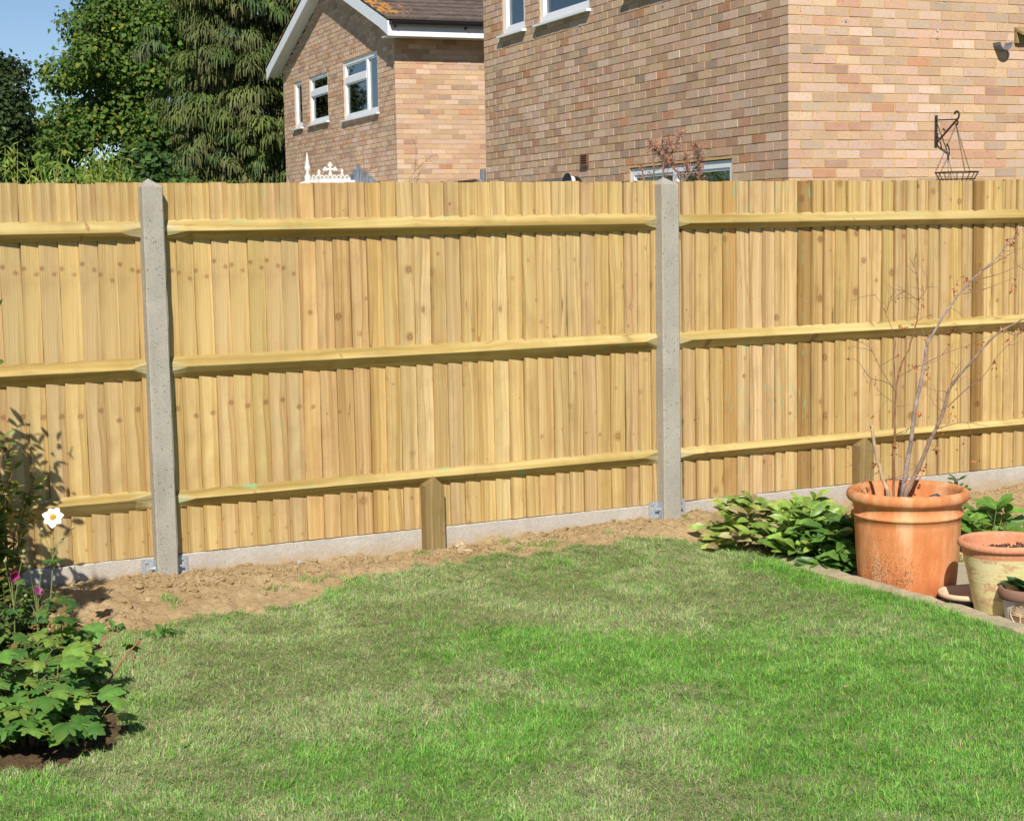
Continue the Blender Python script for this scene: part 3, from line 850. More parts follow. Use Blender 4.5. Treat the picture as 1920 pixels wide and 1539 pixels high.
# ------------------------------------------------------------------ brick houses
PAL = .97 * np.array([1.0, .985, 1.03]) * np.array([(.56, .385, .235), (.60, .42, .265), (.63, .47, .30), (.54, .34, .225), (.60, .40, .29), (.64, .455, .345), (.50, .35, .235), (.42, .31, .235),
                (.51, .29, .19), (.54, .265, .15), (.46, .365, .265), (.66, .50, .375), (.61, .45, .335), (.46, .285, .20), (.54, .395, .265)])
PW_ = np.array([9, 9, 6, 7, 9, 7, 5, 3, 5, 1.6, 3, 6, 8, 3, 6.]); PW_ /= PW_.sum()
MORT = (.57, .375, .15)
CO = .075
def brick_face(g, face, s_max, z0, z1, holes, zlim=None, seed=1, width=.225):
    """bricks standing proud of a mortar sheet; face 'L': plane x=0 running +y, 'R': plane y=0 running +x"""
    q = random.Random(seed); qn = np.random.default_rng(seed)
    def P(s, o, z): return (-o, s, z) if face == 'L' else (s, -o, z)
    # mortar sheet cut round the openings
    ss = sorted(set([0.0, s_max] + [h[0] for h in holes] + [h[1] for h in holes])); zz = sorted(set([z0, z1] + [h[2] for h in holes] + [h[3] for h in holes]))
    for a, b in zip(ss[:-1], ss[1:]):
        for c, d in zip(zz[:-1], zz[1:]):
            if any(h[0] < (a + b) / 2 < h[1] and h[2] < (c + d) / 2 < h[3] for h in holes): continue
            g.add([P(a, 0, c), P(b, 0, c), P(b, 0, d), P(a, 0, d)], [(0, 1, 2, 3)] if face == 'R' else [(3, 2, 1, 0)], Col=MORT)
    if zlim:                                                        # gable triangle of mortar
        pts = zlim[1]
        g.add([P(a, 0, b) for a, b in pts], [tuple(range(len(pts)))], Col=MORT)
    for h in holes:                                                 # brick reveals
        for (a, b, c, d) in ((h[0], h[0], h[2], h[3]), (h[1], h[1], h[2], h[3])):
            g.add([P(a, .006, c), P(a, -.11, c), P(a, -.11, d), P(a, .006, d)], [(0, 1, 2, 3)], Col=(.50, .35, .22))
        for c in (h[2], h[3]):
            g.add([P(h[0], .006, c), P(h[1], .006, c), P(h[1], -.11, c), P(h[0], -.11, c)], [(0, 1, 2, 3)], Col=(.42, .31, .2))
    k = 0; z = z0; ztop = zlim[2] if zlim else z1
    Vs = []; Cs = []
    while z < ztop - .01:
        full = (k % 2 == 0) == (face == 'R')
        s = -.0042; w = .215 if full else .1025
        first = True
        while s < s_max:
            e = min(s + (w + .0042 if first else w), s_max)
            zc = z + .0325
            segs = [(s, e)]
            for h in holes:
                if h[2] - .01 < zc < h[3] + .01:
                    new = []
                    for a, b in segs:
                        if b <= h[0] or a >= h[1]: new.append((a, b)); continue
                        if a < h[0] - .02: new.append((a, h[0]))
                        if b > h[1] + .02: new.append((h[1], b))
                    segs = new
            col = PAL[qn.choice(len(PAL), p=PW_)] * q.uniform(.82, 1.12)
            for a, b in segs:
                if zlim and z + .05 > zlim[0]((a + b) / 2): continue
                o = .0042 + (0 if first else q.gauss(0, .0009)); tz = q.gauss(0, .0009)
                za, zb = z + .0005 + q.gauss(0, .0008), z + .0655 + q.gauss(0, .0008)
                Vs.append([P(a, 0, za), P(b, 0, za), P(b, 0, zb), P(a, 0, zb), P(a, o + tz, za), P(b, o - tz, za), P(b, o - tz, zb), P(a, o + tz, zb)]); Cs.append(col)
            s = e + .010; w = .215; first = False
        z += CO; k += 1
    V = np.array(Vs); m = len(V)
    f0 = np.array([(4, 5, 6, 7), (0, 1, 5, 4), (3, 7, 6, 2), (0, 4, 7, 3), (1, 2, 6, 5)])
    if face == 'L': f0 = f0[:, ::-1]
    F = (f0[None] + (np.arange(m) * 8)[:, None, None]).reshape(-1, 4)
    g.add(V.reshape(-1, 3), F, Col=np.repeat(np.array(Cs), 8, 0))

def window_L(parent, s0, s1, z0, z1, mull=(), trans=(), inside=None, sill=True, sill_l=.10, depth=1.2, handle=False):
    """white window in the left-hand face (plane x=0, outside is -x); trans: (sa, sb, z)"""
    g = Geo(); fw = .062; xa, xb = .012, .075
    g.box(xa, xb, s0, s0 + fw, z0, z1); g.box(xa, xb, s1 - fw, s1, z0, z1)
    g.box(xa, xb, s0 + fw, s1 - fw, z0, z0 + fw); g.box(xa, xb, s0 + fw, s1 - fw, z1 - fw, z1)
    for m in mull: g.box(xa + .001, xb, m - .04, m + .04, z0 + fw, z1 - fw)
    for a, b, z in trans: g.box(xa - .004, xb, a, b, z - .05, z + .045)
    # opening sash rims
    for a, b, c, d in inside_sashes(s0, s1, z0, z1, mull, trans, fw):
        t = .024; x2, x3 = .022, .06
        g.box(x2, x3, a, a + t, c, d); g.box(x2, x3, b - t, b, c, d); g.box(x2, x3, a + t, b - t, c, c + t); g.box(x2, x3, a + t, b - t, d - t, d)
    w = build('window', g, M_white, parent)
    g = Geo(); g.box(.045, .052, s0 + fw * .8, s1 - fw * .8, z0 + fw * .8, z1 - fw * .8); build('pane', g, M_glass, w)
    if sill:
        g = Geo()
        g.prism([(.03, z0), (-.055, z0 - .012), (-.055, z0 - .034), (.03, z0 - .034)], 1, s0 - .03, s1 + sill_l)
        # extrude helper uses (axis removed) order: x, z
        build('sill', g, M_white, w)
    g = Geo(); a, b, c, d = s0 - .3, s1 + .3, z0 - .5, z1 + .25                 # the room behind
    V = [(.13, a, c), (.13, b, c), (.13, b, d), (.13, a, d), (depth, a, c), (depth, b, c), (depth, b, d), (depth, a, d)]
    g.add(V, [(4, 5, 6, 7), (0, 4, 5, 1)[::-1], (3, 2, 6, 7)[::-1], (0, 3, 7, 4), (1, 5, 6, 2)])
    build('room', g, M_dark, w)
    return w
def inside_sashes(s0, s1, z0, z1, mull, trans, fw):
    cols = [s0 + fw] + [v for m in mull for v in (m - .04, m + .04)] + [s1 - fw]
    out = []
    for a, b in zip(cols[0::2], cols[1::2]):
        tz = [t[2] for t in trans if t[0] < (a + b) / 2 < t[1]]
        zs = [z0 + fw] + [v for t in tz for v in (t - .05, t + .045)] + [z1 - fw]
        out += [(a, b, c, d) for c, d in zip(zs[0::2], zs[1::2])]
    return out
def wavy(g, face_x, pts_left, pts_right, n=24, amp=.015, waves=9, **attrs):
    """a hanging cloth between two edges, each a list of (s, z) from top to bottom"""
    m = len(pts_left); V = []
    for i in range(m):
        for j in range(n + 1):
            t = j / n
            s = pts_left[i][0] * (1 - t) + pts_right[i][0] * t; z = pts_left[i][1] * (1 - t) + pts_right[i][1] * t
            V.append((face_x + amp * math.sin(t * waves * 6.283), s, z))
    F = [(i * (n + 1) + j, i * (n + 1) + j + 1, (i + 1) * (n + 1) + j + 1, (i + 1) * (n + 1) + j) for i in range(m - 1) for j in range(n)]
    g.add(V, F, **attrs)

A1 = math.radians(-3.874)
def near_house():
    h = thing('brick_house', 'large near brick house filling the upper right behind the fence', 'house', (7.8466, 10.8571, 0), A1)
    LH, RH, ZT = 6.52, 9.0, 5.25
    holes = [(5.30, 5.93, 3.90, 5.0), (3.66, 4.90, 3.90, 5.0), (1.55, 2.79, 3.90, 5.0), (.88, 2.81, .15, 2.295), (4.39, 5.60, 1.2, 2.262)]
    g = Geo()
    brick_face(g, 'L', LH, -.3, ZT, holes, seed=21)
    brick_face(g, 'R', RH, -.3, ZT, [], seed=22)
    # far sides in plain mortar-coloured render of brick
    g.add([(0, LH, -.3), (RH, LH, -.3), (RH, LH, ZT), (0, LH, ZT)], [(0, 3, 2, 1)], Col=(.52, .36, .22))
    g.add([(RH, 0, -.3), (RH, LH, -.3), (RH, LH, ZT), (RH, 0, ZT)], [(0, 1, 2, 3)], Col=(.52, .36, .22))
    w = build('wall', g, M_brick, h)
    g = Geo()
    for face, pts in (('L', [(5.0, 3.78), (4.66, 3.72), (3.95, 3.73), (3.83, 3.73), (4.36, 3.63), (5.46, 3.70), (2.60, 3.65), (2.1, 3.72), (1.55, 3.62), (.42, 3.41), (5.85, 3.28), (5.35, 2.97)]), ('R', [(.53, 3.34), (1.42, 3.29), (1.42, 3.23)])):
        for s, z in pts:
            p = np.array([-.0075, s, z]) if face == 'L' else np.array([s, -.0075, z]); d = np.array([-.004, 0, 0]) if face == 'L' else np.array([0, -.004, 0])
            g = Geo(); g.tube([p, p + d], .012, 10); build('wall_plug', g, M_greystone, w)
    # hipped roof out of the picture, for the eaves shade and a complete house
    g = Geo(); o = .35
    e = [(-o, -o, ZT), (RH + o, -o, ZT), (RH + o, LH + o, ZT), (-o, LH + o, ZT)]; rz = ZT + 2.1
    g.add(e + [(3.0, LH / 2, rz), (RH - 3, LH / 2, rz)], [(0, 1, 5, 4), (1, 2, 5), (2, 3, 4, 5), (3, 0, 4), (0, 3, 2, 1)], Col=(0, 0, 0))
    build('roof', g, M_tile, h)
    for (a, b) in ((5.30, 5.93), (3.66, 4.90), (1.55, 2.79)):
        w = window_L(h, a, b, 3.90, 4.98, mull=() if b - a < .8 else (), trans=(), sill_l=.08)
        g = Geo(); n = 34
        for i in range(n):
            z = 3.98 + .95 * i / n; g.add([(.085, a + .05, z), (.085, b - .05, z), (.112, b - .05, z + .025), (.112, a + .05, z + .025)], [(0, 1, 2, 3)])
        build('blind', g, M_blind, w)
    w = window_L(h, .88, 2.81, .15, 2.285, mull=(1.93,), sill=False)
    g = Geo(); wavy(g, .14, [(.9, 2.25), (.9, .2)], [(1.9, 2.25), (1.9, .2)], 90, .02, 14); build('net_curtain', g, M_net, w)
    w = window_L(h, 4.39, 5.60, 1.2, 2.25, mull=(5.0,))
    # louvred vent
    g = Geo(); g.box(-.03, .0, 3.72, 3.885, 2.352, 2.372); g.box(-.03, 0, 3.72, 3.885, 2.46, 2.478); g.box(-.03, 0, 3.72, 3.735, 2.372, 2.46); g.box(-.03, 0, 3.87, 3.885, 2.372, 2.46)
    for i in range(4):
        z = 2.374 + .0215 * i; g.prism([(-.007, z + .02), (-.030, z + .004), (-.030, z - .001), (-.007, z + .015)], 1, 3.735, 3.87)
    build('wall_vent', g, M_brownpl, h)
    # outdoor wall lamp: two dark heads and a flared shade
    g = Geo(); g.tube([(-.009, 3.93, 2.19), (-.07, 3.93, 2.19)], .045, 14); g.tube([(-.07, 3.93, 2.19), (-.10, 4.02, 2.215), (-.155, 4.05, 2.215)], [.028, .036, .038], 14)
    g.tube([(-.07, 3.93, 2.19), (-.09, 3.86, 2.21), (-.13, 3.85, 2.21)], [.03, .05, .052], 16)
    g.tube([(-.175, 3.84, 2.215), (-.20, 3.835, 2.218)], [.052, .075], 18)
    lamp = build('wall_lamp', g, M_black, h)
    g = Geo(); g.tube([(-.131, 3.85, 2.21), (-.175, 3.84, 2.215)], .050, 16); build('lens', g, M_white, lamp)
    # gutter of the rear lean-to, with its black outlet at the corner
    g = Geo(); a = np.linspace(0, np.pi, 9)
    def half_gutter(axis, c, r, t0, t1):
        pr = [(-r * math.cos(t), -r * math.sin(t)) for t in a] + [(r * .88 * math.cos(t), -r * .88 * math.sin(t)) for t in a]
        if axis == 1: g.prism([(c[0] + x, c[1] + z) for x, z in pr], 1, t0, t1)
        else: g.prism([(c[0] + x, c[1] + z) for x, z in pr], 0, t0, t1)
    half_gutter(1, (-.07, 2.33), .06, LH + .02, LH + 3.0); build('rear_gutter', g, M_brownpl, h)
    g = Geo(); g.tube([(-.05, LH - .01, 2.44), (-.05, LH - .01, 0.0)], .034, 12); g.tube([(-.07, LH + .03, 2.31), (-.05, LH + .0, 2.26)], .05, 12); build('downpipe', g, M_grey, h)
    g = Geo(); g.box(.02, 2.5, LH + .001, LH + 3.0, -.3, 2.27, Col=(.52, .36, .22)); build('lean_to', g, M_brick, h)
    # eaves of the front extension at the right-hand edge
    g = Geo(); half_gutter(1, (2.045, 3.203), .066, -.10, -.008); build('front_gutter', g, M_grey, h)
    g = Geo(); g.prism([(-.036, 3.205), (-.008, 3.205), (-.008, 3.30), (-.036, 3.30)], 0, 2.20, 6.0); g.prism([(-.105, 3.265), (-.006, 3.315), (-.006, 3.34), (-.105, 3.29)], 0, 2.20, 6.0); build('roof_edge', g, M_trim, h)
near_house()

def gable_house():
    h = thing('brick_house', 'smaller gabled brick house with brown tiled roof and three white windows, farther back', 'house', (9.6465, 23.3498, 0), A1)
    LH, RH = 6.57, 9.0; AP = 3.12; SL = .352
    ez = 4.72
    zl = lambda s: ez + .02 + SL * (min(s + .32, LH + .32 - s)) - .02
    W = [(5.28, 5.79, 3.68, 4.52), (3.61, 4.78, 3.68, 4.52), (.83, 2.68, 3.62, 4.56)]
    g = Geo()
    pts = [(0, ez), (LH, ez), (LH / 2, zl(LH / 2))]
    brick_face(g, 'L', LH, -.3, ez, W, (zl, pts, 6.1), seed=31)
    brick_face(g, 'R', RH, -.3, ez, [], seed=32)
    g.add([(0, LH, -.3), (RH, LH, -.3), (RH, LH, ez), (0, LH, ez)], [(0, 3, 2, 1)], Col=(.52, .36, .22))
    g.add([(RH, 0, -.3), (RH, LH, -.3), (RH, LH, ez), (RH, LH / 2, 5.9), (RH, 0, ez)], [(0, 1, 2, 3, 4)], Col=(.52, .36, .22))
    build('wall', g, M_brick, h)
    w = window_L(h, 5.28, 5.79, 3.68, 4.52)
    w = window_L(h, 3.61, 4.78, 3.68, 4.52, trans=((3.67, 4.72, 4.215),))
    g = Geo(); wavy(g, .5, [(3.7, 4.1), (3.7, 3.5)], [(4.5, 4.1), (4.5, 3.5)], 30, .03, 5); build('net_curtain', g, M_net, w)
    w = window_L(h, .83, 2.68, 3.62, 4.56, mull=(1.43,), trans=((1.47, 2.62, 4.25),))
    g = Geo()
    wavy(g, .16, [(2.60, 4.19), (2.60, 3.95), (2.60, 3.66)], [(2.42, 4.19), (2.18, 3.90), (2.02, 3.66)], 26, .012, 5)
    wavy(g, .20, [(2.45, 4.19), (2.15, 4.06), (2.0, 4.0)], [(2.2, 4.19), (2.0, 4.09), (1.52, 4.10)], 16, .01, 3)
    wavy(g, .22, [(2.05, 3.86), (2.02, 3.66)], [(1.52, 3.84), (1.52, 3.66)], 20, .012, 4)
    build('curtain', g, M_curt, w)
    # roof: courses of tiles on the slope that faces us, plain far slope
    g = Geo(); x0, x1 = -.235, RH + .2; ye, yr = -.40, AP; gauge = .29; sl = math.atan(SL)
    n = int(math.hypot(yr - ye, SL * (yr - ye)) / gauge) + 1
    ze = 4.885
    cy, sy = math.cos(sl), math.sin(sl)
    q = random.Random(4)
    for side in (0, 1):
        for i in range(n):
            x = x0; off = 0
            while x < x1 - .02:
                w = .30; e = min(x + w - .004, x1)
                d0 = i * gauge; d1 = min(d0 + gauge + .06, n * gauge)
                th = .03 + q.gauss(0, .0025); tl = q.gauss(0, .0015)
                prof = [(x, .0), (x + .02, .012), (x + .06, .0), (e - .05, .0), (e, .002)]
                V = []
                for d, hh in ((d0, th), (d1, .004)):
                    for px, b in prof:
                        V.append((px, ye + d * cy - (hh + b + tl) * sy, ze + d * sy + (hh + b + tl) * cy))
                for px, b in prof: V.append((px, ye + d0 * cy, ze + d0 * sy - .004))
                m = 5
                F = [(j, j + 1, m + j + 1, m + j) for j in range(m - 1)] + [(2 * m + j, 2 * m + j + 1, j + 1, j) for j in range(m - 1)] + [(0, m, 2 * m), (m - 1, 3 * m - 1, 2 * m - 1)]
                V = np.array(V)
                if side: V[:, 1] = LH - V[:, 1]; F = [f[::-1] for f in F]
                lich = max(0, 1 - (x - x0) / .75) * (.85 if i > 0 else .5)
                g.add(V, F, Col=(lich, 0, 0)); x += w
                if side and x > 1.5: x = x1
    zr = ze + n * gauge * sy
    yr2 = ye + n * gauge * cy
    for (ya, za, yb, zb) in ((ye, ze - .01, AP, ze - .01 + SL * (AP - ye)), (LH - ye, ze - .01, LH - AP, ze - .01 + SL * (AP - ye))):
        g.add([(x0 + .01, ya, za), (x1, ya, za), (x1, yb, zb), (x0 + .01, yb, zb)], [(0, 1, 2, 3)], Col=(0, 0, 0))
    g.tube([(x0, LH / 2, ze + SL * (LH / 2 - ye) + .0), (x1, LH / 2, ze + SL * (LH / 2 - ye) + .0)], .12, 10, Col=(.7, 0, 0))
    build('roof', g, M_tile, h)
    # bargeboards with boxed ends, soffit, fascia
    g = Geo()
    zb = lambda y: ze - .035 + SL * (min(y - ye, LH - ye - y))
    pf = [(ye + .02, zb(ye + .02)), (LH / 2, zb(LH / 2)), (LH / 2, zb(LH / 2) - .19), (ye + .42, zb(ye + .42) - .19), (ye + .02, zb(ye) - .21)]
    pb = [(LH - y, z) for y, z in pf]
    for P in (pf, pb): g.prism(P, 0, -.225, -.20)
    build('bargeboard', g, M_white, h)
    g = Geo()
    for s in (1, -1):
        yy = (lambda v: v) if s > 0 else (lambda v: LH - v)
        V = [(-.20, yy(ye + .06), zb(ye + .06) - .17), (0, yy(ye + .06), zb(ye + .06) - .17), (0, yy(LH / 2), zb(LH / 2) - .17), (-.20, yy(LH / 2), zb(LH / 2) - .17)]
        g.add(V, [(0, 1, 2, 3)])
    build('soffit', g, M_soffit, h)
    g = Geo(); g.box(-.198, RH, -.36, -.335, 4.64, 4.80); g.box(-.198, RH, -.335, -.004, 4.645, 4.66)
    build('fascia', g, M_white, h)
    g = Geo(); a = np.linspace(0, np.pi, 10); r = .058
    pr = [(-.425 - r * math.cos(t), 4.855 - r * 1.1 * math.sin(t)) for t in a] + [(-.425 + r * .86 * math.cos(t), 4.855 - r * .95 * math.sin(t)) for t in a]
    g.prism(pr, 0, -.19, RH); gt = build('gutter', g, M_black, h)
    for x in (-.12, 1.0, 2.0):
        g = Geo(); g.box(x, x + .03, -.37, -.36, 4.76, 4.82); g.tube([(x + .015, -.365, 4.76), (x + .015, -.425, 4.787), (x + .015, -.484, 4.83)], .009, 6)
        build('gutter_bracket', g, M_black, gt)
    # stepped lead flashing above the conservatory
    g = Geo(); z0_, st = 2.84, .075
    for i in range(12):
        a = 2.05 - .16 * i; g.box(-.016, -.0095, a - .165, a + .02, 2.1, z0_ - st * i * .66 - (i % 2) * .012)
    for i in range(3):
        a = 2.08 + .17 * i; g.box(-.016, -.0095, a - .01, a + .18, 2.1, z0_ - .06 - st * i * .9)
    build('lead_flashing', g, M_lead, h)
gable_house()

def conservatory():
    c = thing('conservatory', 'white conservatory roof with finial and ridge cresting against the gabled house', 'conservatory', (9.6465, 23.3498, 0), A1)
    YR = 2.2; ZR = 2.61; XE = -.78
    g = Geo()
    E = [(-.02, YR - 1.6, 2.02), (-.9, YR - 1.6, 2.02), (-2.1, YR - .9, 2.02), (-2.5, YR, 2.02), (-2.1, YR + .9, 2.02), (-.9, YR + 1.6, 2.02), (-.02, YR + 1.6, 2.02)]
    V = [(-.02, YR, ZR - .04), (XE, YR, ZR - .04)] + E
    g.add(V, [(0, 1, 3, 2), (1, 4, 3), (1, 5, 4), (1, 6, 5), (1, 7, 6), (0, 8, 7, 1)])
    build('roof_panels', g, plain('opal_roof_sheet', (.70, .72, .74), .4, .04, 5), c)
    g = Geo()
    g.prism([(YR - .09, ZR - .06), (YR + .09, ZR - .06), (YR + .035, ZR), (YR - .035, ZR)], 0, XE, -.02)
    for e in E[1:6]: g.tube([(XE, YR, ZR - .02), (e[0], e[1], e[2] + .02)], .035, 6)
    build('ridge', g, M_crest, c)
    g = Geo()
    x = XE + .08; k = 0
    g.box(XE + .04, -.08, YR - .006, YR + .006, ZR, ZR + .045)
    while x < -.10:                                    # pierced cresting: scallops, spikes and one cross
        a = np.linspace(0, 2 * np.pi, 15)[:-1]
        for t0, t1 in zip(a, np.roll(a, -1)):
            g.add([(x + r_ * math.cos(t), YR + s, ZR + .055 + r_ * math.sin(t)) for s in (-.006, .006) for (r_, t) in ((.034, t0), (.034, t1), (.016, t1), (.016, t0))],
                  [(0, 1, 2, 3), (7, 6, 5, 4), (0, 4, 5, 1), (2, 6, 7, 3)])
        x += .07; k += 1
    def spike(x, hh):
        g.prism([(x - .03, ZR + .08), (x + .03, ZR + .08), (x + .012, ZR + hh - .06), (x + .028, ZR + hh - .04), (x, ZR + hh), (x - .028, ZR + hh - .04), (x - .012, ZR + hh - .06)], 1, YR - .006, YR + .006)
    spike(-.61, .18); spike(-.22, .19)
    cx = -.42
    g.prism([(cx - .035, ZR + .08), (cx + .035, ZR + .08), (cx + .016, ZR + .15), (cx + .016, ZR + .24), (cx - .016, ZR + .24), (cx - .016, ZR + .15)], 1, YR - .007, YR + .007)
    g.box(cx - .075, cx + .075, YR - .005, YR + .005, ZR + .163, ZR + .197)
    for (px, pz) in ((cx, ZR + .255), (cx - .085, ZR + .18), (cx + .085, ZR + .18)):
        a = np.linspace(0, 2 * np.pi, 9)[:-1]
        for dx, dz in ((0, .018), (.02, -.008), (-.02, -.008)):
            g.prism([(px + dx + .022 * math.cos(t), pz + dz + .022 * math.sin(t)) for t in a], 1, YR - .0065 - abs(dx) * .02, YR + .0065 + abs(dx) * .02 + dz * .01)
    build('cresting', g, M_crest, c)
    g = Geo()
    g.lathe([(.0, 0), (.055, 0), (.055, .11), (.05, .16), (.055, .20), (.04, .235), (.022, .25), (.036, .265), (.022, .28), (.02, .29), (.05, .33), (.052, .35), (.035, .41), (.018, .52), (.004, .60), (0, .60)], 18, (XE - .02, YR, ZR - .15))
    build('finial', g, M_crest, c, smooth=True)
    g = Geo()
    for e0, e1 in zip(E[:-1], E[1:]):
        d = np.array(e1) - np.array(e0)
        g.add([(e0[0], e0[1], -.3), (e1[0], e1[1], -.3), (e1[0], e1[1], 2.0), (e0[0], e0[1], 2.0)], [(0, 1, 2, 3)])
    build('side_wall', g, M_white, c)
conservatory()

def basket_bracket():
    ca, sa = math.cos(A1), math.sin(A1)
    def hp(x, y, z=0): return (7.8466 + x * ca - y * sa, 10.8571 + x * sa + y * ca, z)
    b = thing('wall_bracket', 'rusty black iron hanging basket bracket fixed to the near brick house', 'bracket', hp(1.41, -.008), A1)
    g = Geo()
    g.box(-.013, .013, -.007, -.001, 2.345, 2.585)
    g.tube([(0, -.007, 2.585), (0, -.004, 2.60)], .012, 6)
    build('back_plate', g, M_iron, b)
    g = Geo()
    g.tube([(0, -.006, 2.562), (0, -.275, 2.55)], .006, 6)
    n = 24; pts = [(0, -.006, 2.37)]
    for i in range(n + 1):
        t = i / n; pts.append((.002 * math.sin(t * 40), -.01 - .262 * t, 2.375 + .17 * t))
    g.tube(pts, .0085, 6)
    pts = [(0, -.272 - .03 * math.sin(t) , 2.572 - .032 * math.cos(t) + .01) for t in np.linspace(0, 4.4, 14)]
    g.tube(pts, .008, 6)
    g.tube([(0, -.13, 2.45), (.0, -.12, 2.475), (0, -.10, 2.487), (0, -.095, 2.475)], .006, 6)
    g.tube([(0, -.055, 2.40), (.0, -.03, 2.42), (0, -.02, 2.44), (0, -.035, 2.45)], .006, 6)
    g.tube([(0, -.275, 2.548), (0, -.29, 2.53), (0, -.28, 2.505), (0, -.262, 2.51), (0, -.262, 2.522)], .007, 6)
    build('scrolled_arm', g, M_iron, b)
    k = thing('hanging_basket', 'empty black wire hanging basket on thin chains below the iron bracket', 'basket', hp(1.41, -.288), A1)
    g = Geo(); R, Z0, Z1 = .172, 2.125, 1.975
    a = np.linspace(0, 2 * np.pi, 33)
    for rr, z, th in ((R, Z0, .0045), (R * .86, Z0 - .055, .003), (R * .6, Z0 - .11, .003)): g.tube([(rr * math.cos(t), rr * math.sin(t), z) for t in a], th, 5, cap=False)
    for i in range(20):
        t = 2 * np.pi * i / 20
        g.tube([(R * s * math.cos(t), R * s * math.sin(t), Z0 - (1 - s ** 2) ** .9 * .15) for s in (1, .96, .86, .66, .35, .06)], .0028, 4)
    build('wire_frame', g, M_iron, k)
    for i in range(3):
        t = 2 * np.pi * i / 3 + .25
        g = Geo(); p0 = np.array((0, .015, 2.505)); p1 = np.array((R * math.cos(t), R * math.sin(t), Z0)); n = 24
        d = (p1 - p0) / n
        for j in range(n):
            s = np.array([math.cos(t + 1.57), math.sin(t + 1.57), 0]) * (.005 if j % 2 else .0) + np.array([math.cos(t), math.sin(t), .3]) * (.0 if j % 2 else .005)
            q0, q1 = p0 + d * j, p0 + d * (j + 1.15); m = (q0 + q1) / 2
            g.tube([q0, m + s, q1, m - s, q0], .0018, 4, cap=False)
        build('chain', g, M_iron, k)
    g = Geo(); V = []
    for i in range(260):
        r = R * .72 * math.sqrt(rnd.random()); t = rnd.uniform(0, 6.28); V.append((r * math.cos(t), r * math.sin(t), Z0 - .10 + .035 * (1 - r / R) - .03 + rnd.uniform(0, .02)))
    dirs = RNG.normal(0, 1, (260, 3)); scatter(g, T_simple(.3), V, dirs, RNG.normal(0, 1, (260, 3)), RNG.uniform(.015, .04, 260), np.array([(.12, .10, .04), (.16, .12, .05), (.08, .06, .03)])[RNG.integers(0, 3, 260)])
    build('dry_moss', g, M_twig, k)
basket_bracket()

# ------------------------------------------------------------------ trees beyond the houses
def trunk_geo(base_r, H, limbs, seed, lean=(0, 0), col=(.13, .10, .075)):
    q = random.Random(seed); g = Geo()
    pts = [(lean[0] * t * H + q.gauss(0, .05), lean[1] * t * H + q.gauss(0, .05), H * t - .2) for t in np.linspace(0, 1, 8)]
    g.tube(pts, [base_r * (1.3 - 1.1 * t) for t in np.linspace(0, 1, 8)], 10, Col=col)
    for tip in limbs:
        t = q.uniform(.2, .75); i = int(t * 7); p0 = np.array(pts[i]); p1 = np.array(tip); mid = (p0 + p1) / 2 + np.array([q.gauss(0, .2), q.gauss(0, .2), .3])
        r = base_r * (.55 - .3 * t)
        g.tube([p0, (p0 * .6 + mid * .4) + np.array([0, 0, .1]), mid, (mid + p1) / 2 + np.array([q.gauss(0, .1), 0, .1]), p1], [r, r * .8, r * .55, r * .35, .02], 6, Col=col)
    return g

def broadleaf(name, label, loc, ctr, rad, n_cl, n_leaf, leaf, pal, seed, skip=None, tr=.24, cl_r=(.55, 1.0), tmpl=None, facing=-.35, cat='tree', group=None):
    q = np.random.default_rng(seed)
    t = thing(name, label, cat, loc, 0, group)
    ctr = np.array(ctr); rad = np.array(rad)
    cl = []
    while len(cl) < n_cl:
        v = unit(q.normal(0, 1, 3)); v = v * (q.random() ** .33 * .45 + .55)
        if q.random() < .22: v *= .6
        if v[1] > facing + .85: continue
        p = ctr + v * rad
        if p[2] < .4 or (skip and skip(p)): continue
        cl.append((p, q.uniform(*cl_r)))
    limbs = [c[0] for c in cl[::max(1, len(cl) // 26)]]
    build('trunk', trunk_geo(tr, ctr[2] + rad[2] * .5, limbs, seed), M_bark, t)
    g = Geo(); per = n_leaf // n_cl
    Ps, Ds, Ns, Cs = [], [], [], []
    for p, r in cl:
        m = int(per * (r / np.mean(cl_r)) ** 2)
        v = unit(q.normal(0, 1, (m, 3))); rr = r * (q.random(m) ** .4) * (1 + .13 * q.normal(0, 1, m))
        P = p + v * rr[:, None] * np.array([1, 1, .72])
        Ps.append(P)
        nn = v * .9 + np.array([0, -.25, .5]) + q.normal(0, .36, (m, 3))
        dd = v * .6 + np.array([0, -.2, -.55]) + q.normal(0, .55, (m, 3))
        Ns.append(nn); Ds.append(dd)
        base_c = pal[q.integers(0, len(pal), m)] * (q.uniform(.75, 1.25, (m, 1))) * q.uniform(.85, 1.15)
        Cs.append(base_c)
    P = np.vstack(Ps); C = np.vstack(Cs)
    scatter(g, tmpl or T_simple(.48, .12, .2), P, np.vstack(Ds), np.vstack(Ns), leaf * q.uniform(.7, 1.35, len(P)), C)
    build('crown', g, M_crown, t)
    return t

